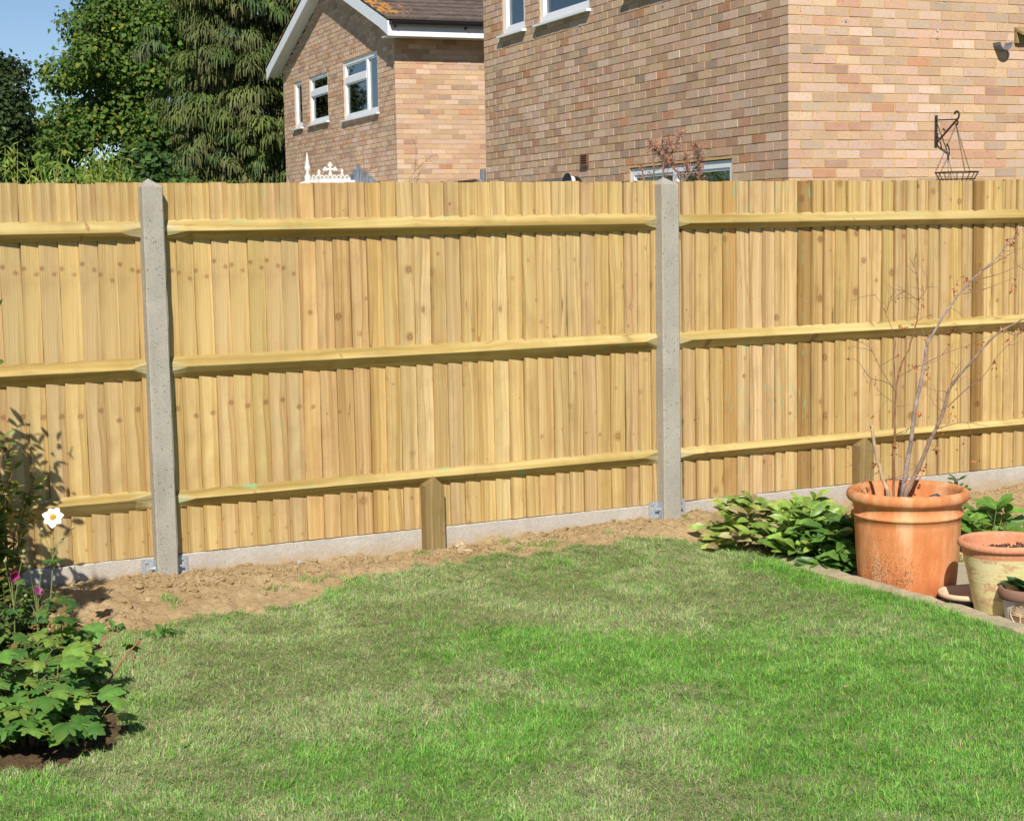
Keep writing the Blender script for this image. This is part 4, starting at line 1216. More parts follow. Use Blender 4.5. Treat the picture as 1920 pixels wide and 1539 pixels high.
PAL_SYC = np.array([.84, .98, .92]) * np.array([(.075, .13, .02), (.065, .12, .022), (.055, .105, .02), (.10, .16, .025), (.14, .18, .03), (.085, .14, .022), (.07, .125, .025), (.18, .20, .045), (.12, .17, .03), (.10, .15, .028), (.085, .14, .02), (.10, .16, .03), (.075, .13, .02), (.26, .22, .03)])
PAL_DRK = np.array([(.030, .058, .018), (.038, .066, .02), (.025, .05, .016), (.06, .085, .024), (.05, .07, .02)])
broadleaf('sycamore_tree', 'big broad sycamore with yellowing green leaves behind the left bay of the fence', (10.45, 42.4, 0), (.32, 0, 4.35), (2.5, 2.6, 4.3), 165, 92000, .115, PAL_SYC, 3,
          skip=lambda p: (p[0] > .75 and p[0] < 1.7 and 2.3 < p[2] < 3.5), tr=.28, cl_r=(.42, .85))
broadleaf('broadleaf_tree', 'dark shadowy tree at the left edge of the sky', (6.75, 46.5, 0), (0, 0, 4.5), (2.1, 2.2, 2.35), 80, 30000, .115, PAL_DRK, 8, tr=.25, cl_r=(.4, .8))
broadleaf('shrub', 'low dark green bush behind the left concrete post', (5.75, 24.0, 0), (0, 0, 1.55), (1.0, .8, 1.45), 40, 7000, .085, np.array([(.045, .095, .02), (.06, .12, .025), (.035, .075, .02)]), 9, tr=.05, cl_r=(.2, .4), cat='bush')

def conifer():
    t = thing('conifer_tree', 'tall weeping conifer with drooping olive sprays beside the gabled house', 'tree', (10.95, 35.4, 0))
    q = np.random.default_rng(17)
    g = Geo(); g.tube([(0, 0, -.2), (.05, 0, 5), (.1, .05, 10), (.1, 0, 15)], [.34, .26, .16, .03], 12, Col=(.12, .08, .06)); build('trunk', g, M_bark, t)
    # one drooping spray: an arching spine hung with fine strands
    def spray(seed):
        """a mop-headed clump: strands spring out of an arched bough in every direction and weep"""
        r = np.random.default_rng(seed); V = []; F = []; tip = []
        n = 210
        for i in range(n):
            u = r.random() ** .6
            b = np.array([r.normal(0, .05), .42 * u, .13 * math.sin(u * 2.7) - .10 * u * u])
            a = r.uniform(0, 6.283); o = r.uniform(.05, .20); L = r.uniform(.05, .19) * (.7 + .5 * u)
            d = np.array([math.cos(a), math.sin(a) * .8 + .25, 0]); rise = r.uniform(.0, .06)
            w = r.uniform(.007, .015); sd = np.array([-d[1], d[0], 0.0]); sd /= np.linalg.norm(sd)
            p0, p1, p2, p3 = b, b + d * o * .6 + [0, 0, rise], b + d * o + [0, 0, rise - .35 * L], b + d * o * 1.12 + [0, 0, rise - L]
            k = len(V)
            for p, ww in ((p0, .6), (p1, 1.0), (p2, 1.0), (p3, .3)): V += [p - sd * w * ww, p + sd * w * ww]
            F += [(k, k + 1, k + 3, k + 2), (k + 2, k + 3, k + 5, k + 4), (k + 4, k + 5, k + 7, k + 6)]
            tip += [(u, 0), (u, 0), (u, .2), (u, .2), (u, .6), (u, .6), (u, 1), (u, 1)]
        return np.array(V), np.array(F), np.array(tip)
    lib = [spray(s) for s in range(7)]
    g = Geo()
    def R(z): return 1.75 * max(.05, 1 - z / 17.5) ** .7
    brown = np.array((.155, .115, .075)); N = 1150
    for i in range(N):
        z = q.uniform(.8, 9.2) if q.random() < .93 else q.uniform(9.2, 15)
        th = q.uniform(-2.75, -.4) if q.random() < .8 else q.uniform(0, 6.28)
        lob = 1 + .18 * math.sin(th * 6 + z * 1.3) + .20 * math.sin(z * 4.6 + th * 2.0)
        inner = q.random() < .28
        rr = R(z) * lob * (q.uniform(.35, .7) if inner else q.uniform(.78, 1.0))
        V, F, tp = lib[i % 7]
        s = q.uniform(.8, 1.5); V = V * s
        yaw = th - math.pi / 2 + q.normal(0, .35); c, sn = math.cos(yaw), math.sin(yaw)
        W = V @ np.array([[c, sn, 0], [-sn, c, 0], [0, 0, 1]]) + np.array([rr * math.cos(th), rr * math.sin(th), z + .15])
        col = np.array([(.105, .155, .036), (.085, .135, .032), (.125, .17, .042), (.072, .125, .033), (.10, .135, .036)])[i % 5] * q.uniform(.8, 1.25)
        if q.random() < .08: col = np.array((.06, .125, .045))
        bf = (tp[:, 1:2] * (.65 if q.random() < .5 else .2)) * (.3 + .7 * tp[:, 0:1])
        C = col * (1 - bf) + brown * bf
        C = C * q.uniform(.85, 1.15, (len(C) // 8, 1)).repeat(8, 0)
        g.add(W, F, Col=C)
    build('crown', g, M_needle, t)
conifer()

def bamboo(label, loc, h, n, seed, spread=.55):
    q = np.random.default_rng(seed)
    t = thing('bamboo', label, 'bamboo', loc, 0, 'bamboo clumps behind the left bay of the fence')
    gs = Geo(); gl = Geo(); P, D, Nn, C = [], [], [], []
    pal = np.array([(.17, .27, .035), (.22, .31, .05), (.13, .23, .03), (.28, .33, .07), (.10, .19, .03)])
    for i in range(n):
        a = q.uniform(0, 6.28); r = spread * math.sqrt(q.random()); hh = h * q.uniform(.72, 1.02)
        b = np.array([r * math.cos(a), r * math.sin(a), -.15]); top = b + np.array([q.normal(0, .22), q.normal(0, .2), hh + .15])
        pts = [b + (top - b) * u + np.array([.12 * u ** 3 * math.cos(a), .12 * u ** 3 * math.sin(a), -.05 * u ** 3]) for u in np.linspace(0, 1, 6)]
        gs.tube(pts, [.011, .011, .01, .008, .006, .003], 5, Col=(.32, .30, .08))
        for k in range(95):
            u = q.uniform(.35, 1.0); p = b + (top - b) * u; off = unit(q.normal(0, 1, 3)) * q.uniform(.03, .30) * (1.15 - .5 * u)
            P.append(p + off); D.append(off * 2 + np.array([0, -.05, -.12]) + q.normal(0, .1, 3)); Nn.append(np.array([0, -.5, .7]) + q.normal(0, .4, 3)); C.append(pal[q.integers(0, 5)] * q.uniform(.7, 1.2))
    scatter(gl, T_simple(.10, .02, .25), np.array(P), np.array(D), np.array(Nn), q.uniform(.09, .17, len(P)), np.array(C))
    build('canes', gs, M_twig, t); build('foliage', gl, M_crown, t)
bamboo('yellow-green bamboo at the left edge above the fence, tallest of the clumps', (3.35, 20.85, 0), 2.95, 26, 1, .6)
bamboo('yellow-green bamboo in the middle of the clumps above the left bay', (4.15, 20.5, 0), 2.72, 18, 2, .45)
bamboo('narrow bamboo clump nearest the left concrete post', (4.62, 20.6, 0), 2.82, 12, 3, .28)

# ------------------------------------------------------------------ dry shrubs beyond the fence
def twiggy(name, label, loc, stems, seed, tuft_col, tuft_n, tuft_l, cat='shrub', r0=.012, tuft_from=.35, side=5, spread=.6):
    q = np.random.default_rng(seed); t = thing(name, label, cat, loc)
    gs = Geo(); gt = Geo(); P, D = [], []
    def branch(p, d, L, r, depth):
        pts = [p]; dd = d
        for i in range(5):
            dd = unit(dd + q.normal(0, .16, 3) + np.array([0, 0, .05])); pts.append(pts[-1] + dd * L / 5)
        gs.tube(pts, [r, r * .9, r * .8, r * .65, r * .5, r * .35], 5, Col=np.array((.20, .15, .11)) * q.uniform(.6, 1.2))
        if depth > 0:
            for i in range(side):
                k = q.integers(1, 6); branch(pts[k], unit(dd + q.normal(0, spread, 3)), min(.35, L * q.uniform(.22, .4)), r * .5, depth - 1)
        if depth <= 1:
            for k in range(1, 6):
                for j in range(tuft_n): P.append(pts[k] + q.normal(0, .004, 3)); D.append(dd + q.normal(0, .7, 3))
    for (p, d, L) in stems: branch(np.array(p, float), unit(np.array(d, float)), L, r0, 2)
    scatter(gt, T_simple(.07, .01, .15), np.array(P), np.array(D), q.normal(0, 1, (len(P), 3)), q.uniform(.6, 1.3, len(P)) * tuft_l, np.array(tuft_col)[q.integers(0, len(tuft_col), len(P))])
    build('branches', gs, M_twig, t); build('dry_leaves', gt, M_twig, t)
RED = [(.46, .19, .11), (.38, .15, .09), (.52, .25, .16), (.33, .15, .09), (.48, .28, .18)]
def dead_shrub():
    q = np.random.default_rng(12); o = np.array((5.5, 8.95, 0)); t = thing('dead_shrub', 'dead shrub with rusty brown needles showing above the fence behind the right concrete post', 'shrub', tuple(o))
    L = [[[5.497, 8.95, 2.001], [5.503, 8.95, 2.126], [5.484, 8.95, 2.217], [5.475, 8.95, 2.267]], [[5.503, 8.95, 2.126], [5.532, 8.95, 2.143], [5.577, 8.95, 2.189], [5.622, 8.95, 2.264], [5.635, 8.95, 2.297]], [[5.503, 8.95, 2.126], [5.528, 8.95, 2.213], [5.553, 8.95, 2.251]], [[5.65, 8.95, 2.0], [5.731, 8.95, 2.088], [5.766, 8.95, 2.152], [5.752, 8.95, 2.202], [5.727, 8.95, 2.231]], [[5.766, 8.95, 2.152], [5.792, 8.95, 2.211], [5.794, 8.95, 2.232]], [[5.36, 8.95, 2.001], [5.363, 8.95, 2.105]], [[5.484, 8.95, 2.176], [5.44, 8.95, 2.217], [5.431, 8.95, 2.238]], [[5.731, 8.95, 2.088], [5.791, 8.95, 2.11], [5.821, 8.95, 2.131]], [[5.503, 8.95, 2.105], [5.572, 8.95, 2.118], [5.596, 8.95, 2.13]], [[5.63, 8.95, 2.0], [5.611, 8.95, 2.059]], [[5.433, 8.95, 2.001], [5.435, 8.95, 2.159], [5.445, 8.95, 2.196]], [[5.7, 8.95, 2.059], [5.681, 8.95, 2.143], [5.701, 8.95, 2.16]], [[5.77, 8.95, 2.0], [5.775, 8.95, 2.034]]]
    gs = Geo(); P, D = [], []
    gs.tube([(0, 0, -.1), (.02, 0, .8), (.0, 0, 1.5)], [.022, .018, .014], 7, Col=(.2, .15, .11))
    for i, pl in enumerate(L):
        pl = np.array(pl) - o; dy = q.uniform(-.09, .09)
        pl[1:, 1] += dy * np.linspace(.4, 1, len(pl) - 1)
        if pl[0][2] < 2.01: pl = np.vstack([[[.0, 0, 1.45]], [[pl[0][0] * .55, dy * .2, 1.75]], pl])
        u = np.linspace(0, len(pl) - 1, 14); S = np.stack([np.interp(u, range(len(pl)), pl[:, k]) for k in range(3)], 1) + q.normal(0, .003, (14, 3))
        gs.tube(S, np.linspace(.009, .003, 14), 5, Col=np.array((.21, .15, .11)) * q.uniform(.7, 1.3))
        for p, dd in zip(S, np.gradient(S, axis=0)):
            if p[2] < 1.98: continue
            for j in range(3):                               # short side twigs, each tipped with a brush of dry needles
                v = unit(unit(dd) + q.normal(0, .7, 3)); Lh = q.uniform(.02, .055); e = p + v * Lh
                gs.tube([p, e], [.0022, .0012], 4, Col=(.22, .14, .10))
                for k in range(5): P.append(p + v * Lh * q.uniform(.4, 1)); D.append(v + q.normal(0, .5, 3))
    gt = Geo(); n = len(P)
    scatter(gt, T_simple(.075, .01, .1), np.array(P), np.array(D), q.normal(0, 1, (n, 3)), q.uniform(.016, .036, n), np.array(RED)[q.integers(0, len(RED), n)])
    build('branches', gs, M_twig, t); build('dry_needles', gt, M_twig, t)
dead_shrub()
twiggy('dry_climber', 'dry thin twigs with a few withered leaves in front of the white conservatory ridge', (8.05, 20.6, 0),
       [((0, 0, 0), (.05, 0, 1), 2.45), ((.1, 0, .9), (.3, 0, 1), 1.75), ((.1, 0, 1), (.55, .0, 1), 1.75), ((0, 0, 1.2), (.02, 0, 1), 1.65), ((.4, 0, 1), (.12, .0, 1), 1.55)], 14, [(.26, .14, .09), (.33, .22, .13)], 1, .045, r0=.010, side=4)

# ------------------------------------------------------------------ pots and what grows in them
def pot_shell(name, label, loc, prof, mat, n=64, wob=0.006, group='flowerpots standing on the patio'):
    t = thing(name, label, 'flowerpot', loc, 0, group)
    g = Geo(); g.lathe(prof, n, (0, 0, 0), wob); build('pot_body', g, mat, t, smooth=True)
    return t
def rimcurve(r0, r1, z0, z1, n=7):
    """rolled lip between inner radius r0 and outer radius r1"""
    c = (r0 + r1) / 2; a = (r1 - r0) / 2; m = (z0 + z1) / 2; h = (z1 - z0) / 2
    return [(c + a * math.cos(t), m + h * math.sin(t)) for t in np.linspace(-math.pi / 2, math.pi, n + 6)]
BIG = (5.211, 6.236, -.068)
prof = [(0, .004), (.225, .004), (.232, .012), (.240, .10), (.249, .22), (.255, .34), (.256, .372), (.262, .374), (.267, .380), (.266, .388), (.258, .392), (.258, .418), (.260, .432)] + \
       [(.266, .440)] + rimcurve(.252, .294, .446, .503) + [(.250, .44), (.236, .40), (.232, .36), (.0, .365)]
big = pot_shell('terracotta_pot', 'large terracotta pot with rolled rim and dark lichen specks holding a bare young tree', BIG, prof, M_terra, 72, .008)
g = Geo(); 
a = np.linspace(0, 2 * np.pi, 40, endpoint=False)
V = [(0, 0, .415)]
for rr in (.07, .14, .19, .228):
    for t in a: V.append((rr * math.cos(t), rr * math.sin(t), .412 + rnd.gauss(0, .006)))
F = [(0, 1 + i, 1 + (i + 1) % 40) for i in range(40)] + [(1 + k * 40 + i, 41 + k * 40 + i, 41 + k * 40 + (i + 1) % 40, 1 + k * 40 + (i + 1) % 40) for k in range(3) for i in range(40)]
g.add(V, F); build('potting_soil', g, M_compost, big, smooth=False)
def pot_stone(x, y, z, r, seed, mat, label, flat=.65):
    g = Geo(); lump(g, (0, 0, 0), r, seed, flat)
    o = build('pebble', g, mat, smooth=True); o.location = (x + .06, y + .07, z - .017); o['label'] = label; o['category'] = 'stone'; o['group'] = 'stones on the soil in the big pot'
pot_stone(5.268, 6.10, .388, .036, 41, M_greystone, 'grey stone in the big terracotta pot just right of the stems')
pot_stone(5.31, 6.14, .388, .034, 44, plain('navy_stone', (.035, .045, .065), .35, .3, 30), 'shiny dark blue stone in the big terracotta pot')
pot_stone(5.345, 6.07, .380, .045, 47, M_greystone, 'flat pale grey stone in the big pot at its right side', .35)
pot_stone(5.11, 6.09, .382, .028, 49, M_greystone, 'small grey stone in the big pot at the foot of the left stems', .5)

STEMS = {'A': [[5.088, 6.23, 0.417], [5.059, 6.257, 0.528], [5.044, 6.278, 0.638], [5.033, 6.297, 0.753]], 'B': [[5.088, 6.196, 0.416], [5.106, 6.212, 0.62], [5.121, 6.228, 0.819], [5.135, 6.235, 0.938], [5.163, 6.235, 1.047], [5.199, 6.226, 1.116], [5.226, 6.222, 1.195], [5.249, 6.22, 1.275], [5.261, 6.224, 1.354]], 'C': [[5.179, 6.239, 0.403], [5.211, 6.242, 0.558], [5.238, 6.244, 0.688], [5.257, 6.249, 0.808], [5.29, 6.248, 0.928], [5.321, 6.248, 1.059], [5.332, 6.251, 1.129], [5.376, 6.239, 1.208], [5.446, 6.218, 1.318], [5.515, 6.194, 1.407], [5.593, 6.165, 1.486], [5.67, 6.136, 1.554], [5.73, 6.116, 1.634], [5.792, 6.092, 1.693]], 'D': [[5.168, 6.212, 0.412], [5.217, 6.179, 0.524], [5.263, 6.146, 0.666], [5.291, 6.127, 0.737], [5.318, 6.107, 0.817], [5.338, 6.088, 0.928], [5.37, 6.067, 0.987], [5.428, 6.033, 1.066], [5.485, 5.998, 1.145], [5.552, 5.959, 1.213], [5.645, 5.908, 1.266], [5.74, 5.86, 1.31]], 'C1': [[5.332, 6.251, 1.129], [5.346, 6.279, 1.167], [5.356, 6.309, 1.206]], 'C2': [[5.32, 6.247, 1.044], [5.432, 6.228, 1.09], [5.572, 6.194, 1.131]], 'C3': [[5.514, 6.192, 1.382], [5.634, 6.166, 1.404], [5.819, 6.113, 1.47]], 'C4': [[5.554, 6.18, 1.446], [5.693, 6.145, 1.473], [5.822, 6.117, 1.521]], 'C5': [[5.593, 6.165, 1.486], [5.735, 6.135, 1.563], [5.828, 6.124, 1.602]], 'D1': [[5.334, 6.097, 0.842], [5.391, 6.032, 0.929], [5.439, 5.973, 0.99], [5.484, 5.912, 1.1], [5.56, 5.835, 1.218]], 'D2': [[5.338, 6.088, 0.928], [5.374, 6.093, 1.015], [5.429, 6.091, 1.073]], 'D3': [[5.286, 6.129, 0.732], [5.419, 6.09, 0.762], [5.556, 6.054, 0.736]], 'D4': [[5.552, 5.959, 1.213], [5.587, 5.914, 1.189], [5.605, 5.872, 1.224]], 'B1': [[5.146, 6.236, 0.988], [5.175, 6.195, 1.019], [5.194, 6.159, 1.046]], 'B2': [[5.129, 6.239, 0.938], [5.064, 6.244, 0.972], [4.986, 6.255, 0.995], [4.921, 6.267, 1.078], [4.847, 6.275, 1.091]], 'B3': [[5.128, 6.237, 0.919], [5.051, 6.259, 1.042], [4.999, 6.265, 1.134], [4.91, 6.286, 1.186]], 'B4': [[5.13, 6.239, 0.948], [5.117, 6.234, 1.1], [5.109, 6.216, 1.171], [5.059, 6.226, 1.302], [5.003, 6.234, 1.392]], 'B5': [[5.112, 6.29, 1.297], [5.172, 6.304, 1.405]], 'B6': [[5.261, 6.224, 1.354], [5.183, 6.302, 1.435]], 'B7': [[5.261, 6.224, 1.354], [5.241, 6.219, 1.484], [5.197, 6.22, 1.565]], 'B8': [[5.264, 6.223, 1.364], [5.318, 6.234, 1.422], [5.338, 6.266, 1.521]], 'B9': [[5.124, 6.232, 0.859], [5.078, 6.292, 0.917], [5.067, 6.333, 0.965]], 'B10': [[5.112, 6.22, 0.71], [5.138, 6.179, 0.732], [5.176, 6.134, 0.764]], 'A1': [[5.059, 6.257, 0.528], [4.998, 6.315, 0.505], [4.992, 6.355, 0.562]], 'A2': [[5.07, 6.247, 0.487], [5.126, 6.192, 0.51], [5.183, 6.14, 0.562]]}
TREE_LEAVES = [[5.263, 6.232, 1.354], [5.233, 6.287, 1.233], [5.403, 6.17, 1.22], [5.518, 6.183, 1.452], [5.573, 6.123, 1.139], [5.447, 6.083, 1.132], [5.608, 5.998, 1.159], [5.693, 6.111, 1.221], [5.685, 6.036, 1.425], [5.725, 6.042, 1.673], [5.765, 6.154, 1.633], [5.455, 6.185, 1.409], [5.172, 6.295, 0.616], [5.307, 6.166, 0.635], [5.26, 6.208, 0.543], [5.016, 6.243, 0.573], [5.442, 6.129, 0.645], [5.532, 6.118, 0.573], [5.399, 6.148, 0.788], [5.288, 6.244, 0.807], [5.325, 6.238, 1.018], [5.208, 6.19, 1.038], [5.773, 6.113, 1.683], [5.616, 6.082, 1.028], [5.207, 6.168, 0.506], [5.1, 6.193, 0.673], [5.717, 6.143, 1.543], [5.43, 6.175, 1.219]]
def potted_tree():
    t = thing('young_tree', 'nearly bare young tree with grey stems and few rusty leaves in the big terracotta pot', 'tree', (5.19, 6.27, .343))
    o = np.array((5.13, 6.2, .36)); q = np.random.default_rng(6); g = Geo()
    R0 = {'A': (.0105, .008), 'B': (.007, .002), 'C': (.0130, .0022), 'D': (.0122, .0034)}
    COLS = {'A': (.42, .29, .18), 'B': (.24, .12, .06), 'C': (.29, .22, .195), 'D': (.25, .17, .125)}
    tw = []
    for k, P in STEMS.items():
        P = np.array(P) - o; n = (len(P) - 1) * 5 + 1
        ts = np.linspace(0, len(P) - 1, n); i0 = np.minimum(ts.astype(int), len(P) - 2); f = (ts - i0)[:, None]
        Pm = np.vstack([2 * P[0] - P[1], P, 2 * P[-1] - P[-2]])
        a, b, c, d = Pm[i0], Pm[i0 + 1], Pm[i0 + 2], Pm[i0 + 3]
        S = .5 * (2 * b + (c - a) * f + (2 * a - 5 * b + 4 * c - d) * f ** 2 + (3 * b - a - 3 * c + d) * f ** 3)
        r0, r1 = R0.get(k, (.0032 if k[0] in 'CD' else .0024, .0009))
        rad = r0 + (r1 - r0) * np.linspace(0, 1, n) ** .75
        if len(k) == 1: rad = rad * (1 + .10 * q.normal(0, 1, n).clip(-1, 1)); S = S + q.normal(0, .0012, S.shape)
        if len(k) == 1: S[0, 2] -= .03
        base_c = np.array(COLS[k[0]]) if len(k) == 1 else np.array((.23, .13, .09))
        C = np.repeat((base_c * q.uniform(.7, 1.25, (n, 1))), 8 if len(k) == 1 else 5, 0)
        g.tube(S, rad, 8 if len(k) == 1 else 5, Col=C)
        m = 7 if len(k) == 1 and k != 'A' else (3 if k != 'A' else 1)
        for j in range(m):
            i = q.integers(n // 4, n); dirv = unit(np.gradient(S, axis=0)[i] / np.linalg.norm(np.gradient(S, axis=0)[i]) * .6 + q.normal(0, .6, 3)); L = q.uniform(.04, .16)
            pts = [S[i]]
            for s in range(4): dirv = unit(dirv + q.normal(0, .22, 3)); pts.append(pts[-1] + dirv * L / 4)
            g.tube(pts, [.0016, .0013, .001, .0008, .0005], 4, Col=(.22, .13, .10)); tw.append(pts[-1])
    build('stems', g, M_twig, t)
    g = Geo(); P, D, N, C = [], [], [], []
    pal = np.array([(.50, .17, .06), (.42, .14, .06), (.55, .24, .09), (.36, .16, .08)])
    for L in TREE_LEAVES:
        p = np.array(L) - o
        for j in range(q.integers(3, 8)):
            P.append(p + q.normal(0, .012, 3)); D.append(q.normal(0, .6, 3) + np.array([0, 0, -.5])); N.append(q.normal(0, 1, 3)); C.append(pal[q.integers(0, 4)] * q.uniform(.7, 1.2))
    for p in tw:
        if q.random() < .3: P.append(p); D.append(q.normal(0, .6, 3) + np.array([0, 0, -.5])); N.append(q.normal(0, 1, 3)); C.append(pal[q.integers(0, 4)])
    scatter(g, T_simple(.26, .12, .45), np.array(P), np.array(D), np.array(N), q.uniform(.014, .034, len(P)), np.array(C))
    build('withered_leaves', g, M_leaf, t)
    g = Geo(); P, D, N = [], [], []
    for i in range(60):
        a = q.uniform(2.2, 3.9); r = q.uniform(.10, .21); P.append((5.151 + r * math.cos(a) - o[0], 6.166 + r * math.sin(a) - o[1], .365 + q.uniform(0, .03) - o[2])); D.append(q.normal(0, .6, 3) + np.array([0, 0, .3])); N.append(q.normal(0, .5, 3) + np.array([0, -.2, .8]))
    for i in range(14): P.append(np.array((5.355, 6.05, .385)) - o + q.normal(0, .02, 3)); D.append(q.normal(0, .6, 3) + np.array([0, 0, .3])); N.append(q.normal(0, .5, 3) + np.array([0, -.2, .8]))
    scatter(g, T_simple(.42, .1, .2), np.array(P), np.array(D), np.array(N), q.uniform(.02, .042, len(P)), np.array([(.22, .26, .05), (.30, .28, .06), (.14, .22, .04)])[q.integers(0, 3, len(P))])
    o2 = build('seedlings', g, M_leaf); o2.location = (5.19, 6.27, .343); o2['label'] = 'small yellow-green seedlings on the soil inside the big terracotta pot'; o2['category'] = 'weeds'; o2['kind'] = 'stuff'
potted_tree()

CR = (5.29, 5.647, -.068)
prof = [(0, .003), (.130, .003), (.137, .012), (.156, .11), (.176, .20), (.190, .262), (.193, .272)] + [(.197, .290), (.200, .302)] + rimcurve(.190, .217, .304, .338) + [(.188, .29), (.178, .24), (0, .24)]
cream = pot_shell('cream_pot', 'flaking cream-yellow clay pot with orange rim, right of the big terracotta pot', CR, prof, M_cream, 60)
def pot_plant(label, loc, rad, n, pal, sc, tm, up, seed, name='sedum', cat='plant'):
    q = np.random.default_rng(seed); g = Geo(); P, D, N = [], [], []
    for i in range(n):
        r = rad * math.sqrt(q.random()); a = q.uniform(0, 6.28); P.append((r * math.cos(a), r * math.sin(a), q.uniform(0, up))); D.append(q.normal(0, .6, 3) + np.array([0, 0, .7])); N.append(q.normal(0, 1, 3) + np.array([0, 0, .3]))
    scatter(g, tm, np.array(P), np.array(D), np.array(N), q.uniform(.7, 1.3, n) * sc, np.array(pal)[q.integers(0, len(pal), n)])
    o = build(name, g, M_leaf); o.location = loc; o['label'] = label; o['category'] = cat
g = Geo(); g.lathe([(0, .262), (.10, .258), (.178, .252)], 30); build('potting_soil', g, M_compost, cream)
pot_plant('dark red-brown sedum growing in the cream-yellow pot', (5.31, 5.624, .187), .13, 700, [(.13, .05, .04), (.09, .035, .03), (.17, .08, .05), (.10, .06, .03)], .020, T_simple(.3), .035, 5)

BL = (5.251, 5.86, -.062)
prof = [(0, .003), (.075, .003), (.098, .012), (.118, .03), (.119, .030)] + [(.128, .034), (.132, .042), (.130, .052), (.124, .056), (.117, .053), (.112, .046), (.105, .02), (0, .018)]
t = thing('shallow_dish', 'shallow dark blue dish with buff rim tucked between the big pot and the cream pot', 'flowerpot', BL, 0, 'flowerpots standing on the patio')
g = Geo(); g.lathe(prof[:5], 44); build('dish_body', g, M_potblue, t, smooth=True)
g = Geo(); g.lathe(prof[4:], 44); build('rim', g, M_potcream, t, smooth=True)

WH = (5.226, 5.431, -.068)
t = thing('grey_pot', 'small pale grey pot with brown rim and a round tree emblem, at the right edge', 'flowerpot', WH, 0, 'flowerpots standing on the patio')
g = Geo(); g.lathe([(0, .002), (.094, .002), (.098, .01), (.108, .08), (.112, .118)], 48); build('pot_body', g, M_potgrey, t, smooth=True)
g = Geo(); g.lathe([(.112, .112), (.128, .114)] + rimcurve(.108, .134, .115, .165) + [(.106, .15), (.104, .125), (0, .128)], 48); build('rim', g, M_potbrown, t, smooth=True)
# round plaque with a spreading tree in relief
g = Geo(); g2 = Geo()
ang = math.radians(207); rr0 = .1045; dn = np.array([math.cos(ang), math.sin(ang), .10]); dn /= np.linalg.norm(dn); dx = np.array([-math.sin(ang), math.cos(ang), 0]); dz = np.cross(dn, dx) * -1
dz = dz if dz[2] > 0 else -dz
c0 = np.array([rr0 * math.cos(ang), rr0 * math.sin(ang), .058])
def pl(u, v, h=0.0):                         # the plaque follows the curve of the pot
    a = ang + u / .1045; r_ = .0985 + .095 * (v + .058) + h
    return np.array([r_ * math.cos(a), r_ * math.sin(a), .058 + v])
RP = .047; ts = np.linspace(0, 2 * np.pi, 41)
V = [pl(0, 0, .003)] + [pl(RP * f * math.cos(t), RP * f * math.sin(t), .003) for f in (.35, .7, .95) for t in ts[:-1]]
F = [(0, 1 + i, 1 + (i + 1) % 40) for i in range(40)] + [(1 + k * 40 + i, 41 + k * 40 + i, 41 + k * 40 + (i + 1) % 40, 1 + k * 40 + (i + 1) % 40) for k in range(2) for i in range(40)]
g.add(V, F)
em = build('emblem', g, M_emblem, t)
g2.tube([pl(RP * math.cos(t), RP * math.sin(t), .003) for t in ts], .0032, 6, cap=False)
g2.tube([pl(0, -.040, .004), pl(.001, -.02, .005), pl(0, -.004, .005)], [.004, .003, .0025], 6)
for i in range(15):
    a = math.radians(-10 + 200 * i / 14); L = rnd.uniform(.026, .036)
    g2.tube([pl(0, -.012 + .002 * (i % 4), .004), pl(.5 * L * math.cos(a), -.006 + .6 * L * math.sin(a), .005), pl(L * math.cos(a), L * math.sin(a), .0045)], [.0014, .0011, .0009], 5)
for i in range(120):
    a = rnd.uniform(-.3, 3.44); r_ = .040 * math.sqrt(rnd.uniform(.06, 1)); g2.tube([pl(r_ * math.cos(a), r_ * math.sin(a) * .97, .004), pl(r_ * math.cos(a) * 1.06 + rnd.gauss(0, .001), r_ * math.sin(a) * 1.06, .0055)], .0014, 5)
build('relief', g2, M_potcream, em)
q = np.random.default_rng(77)
g = Geo(); n = 13; a = q.uniform(0, 6.28, n)
D = np.stack([np.cos(a), np.sin(a), q.uniform(.35, 1.1, n)], -1)
P = np.zeros((n, 3)) + q.normal(0, .02, (n, 3)) * [1, 1, 0]
scatter(g, T_ellipse(.2, .06, .3), P, D, np.tile((0, -.2, 1.0), (n, 1)), q.uniform(.09, .15, n), np.array([(.05, .14, .04), (.08, .19, .06), (.06, .16, .05)])[q.integers(0, 3, n)])
o = build('succulent', g, M_gloss); o.location = (5.226, 5.431, .062); o['label'] = 'broad green leaved plant growing in the small grey pot'; o['category'] = 'plant'

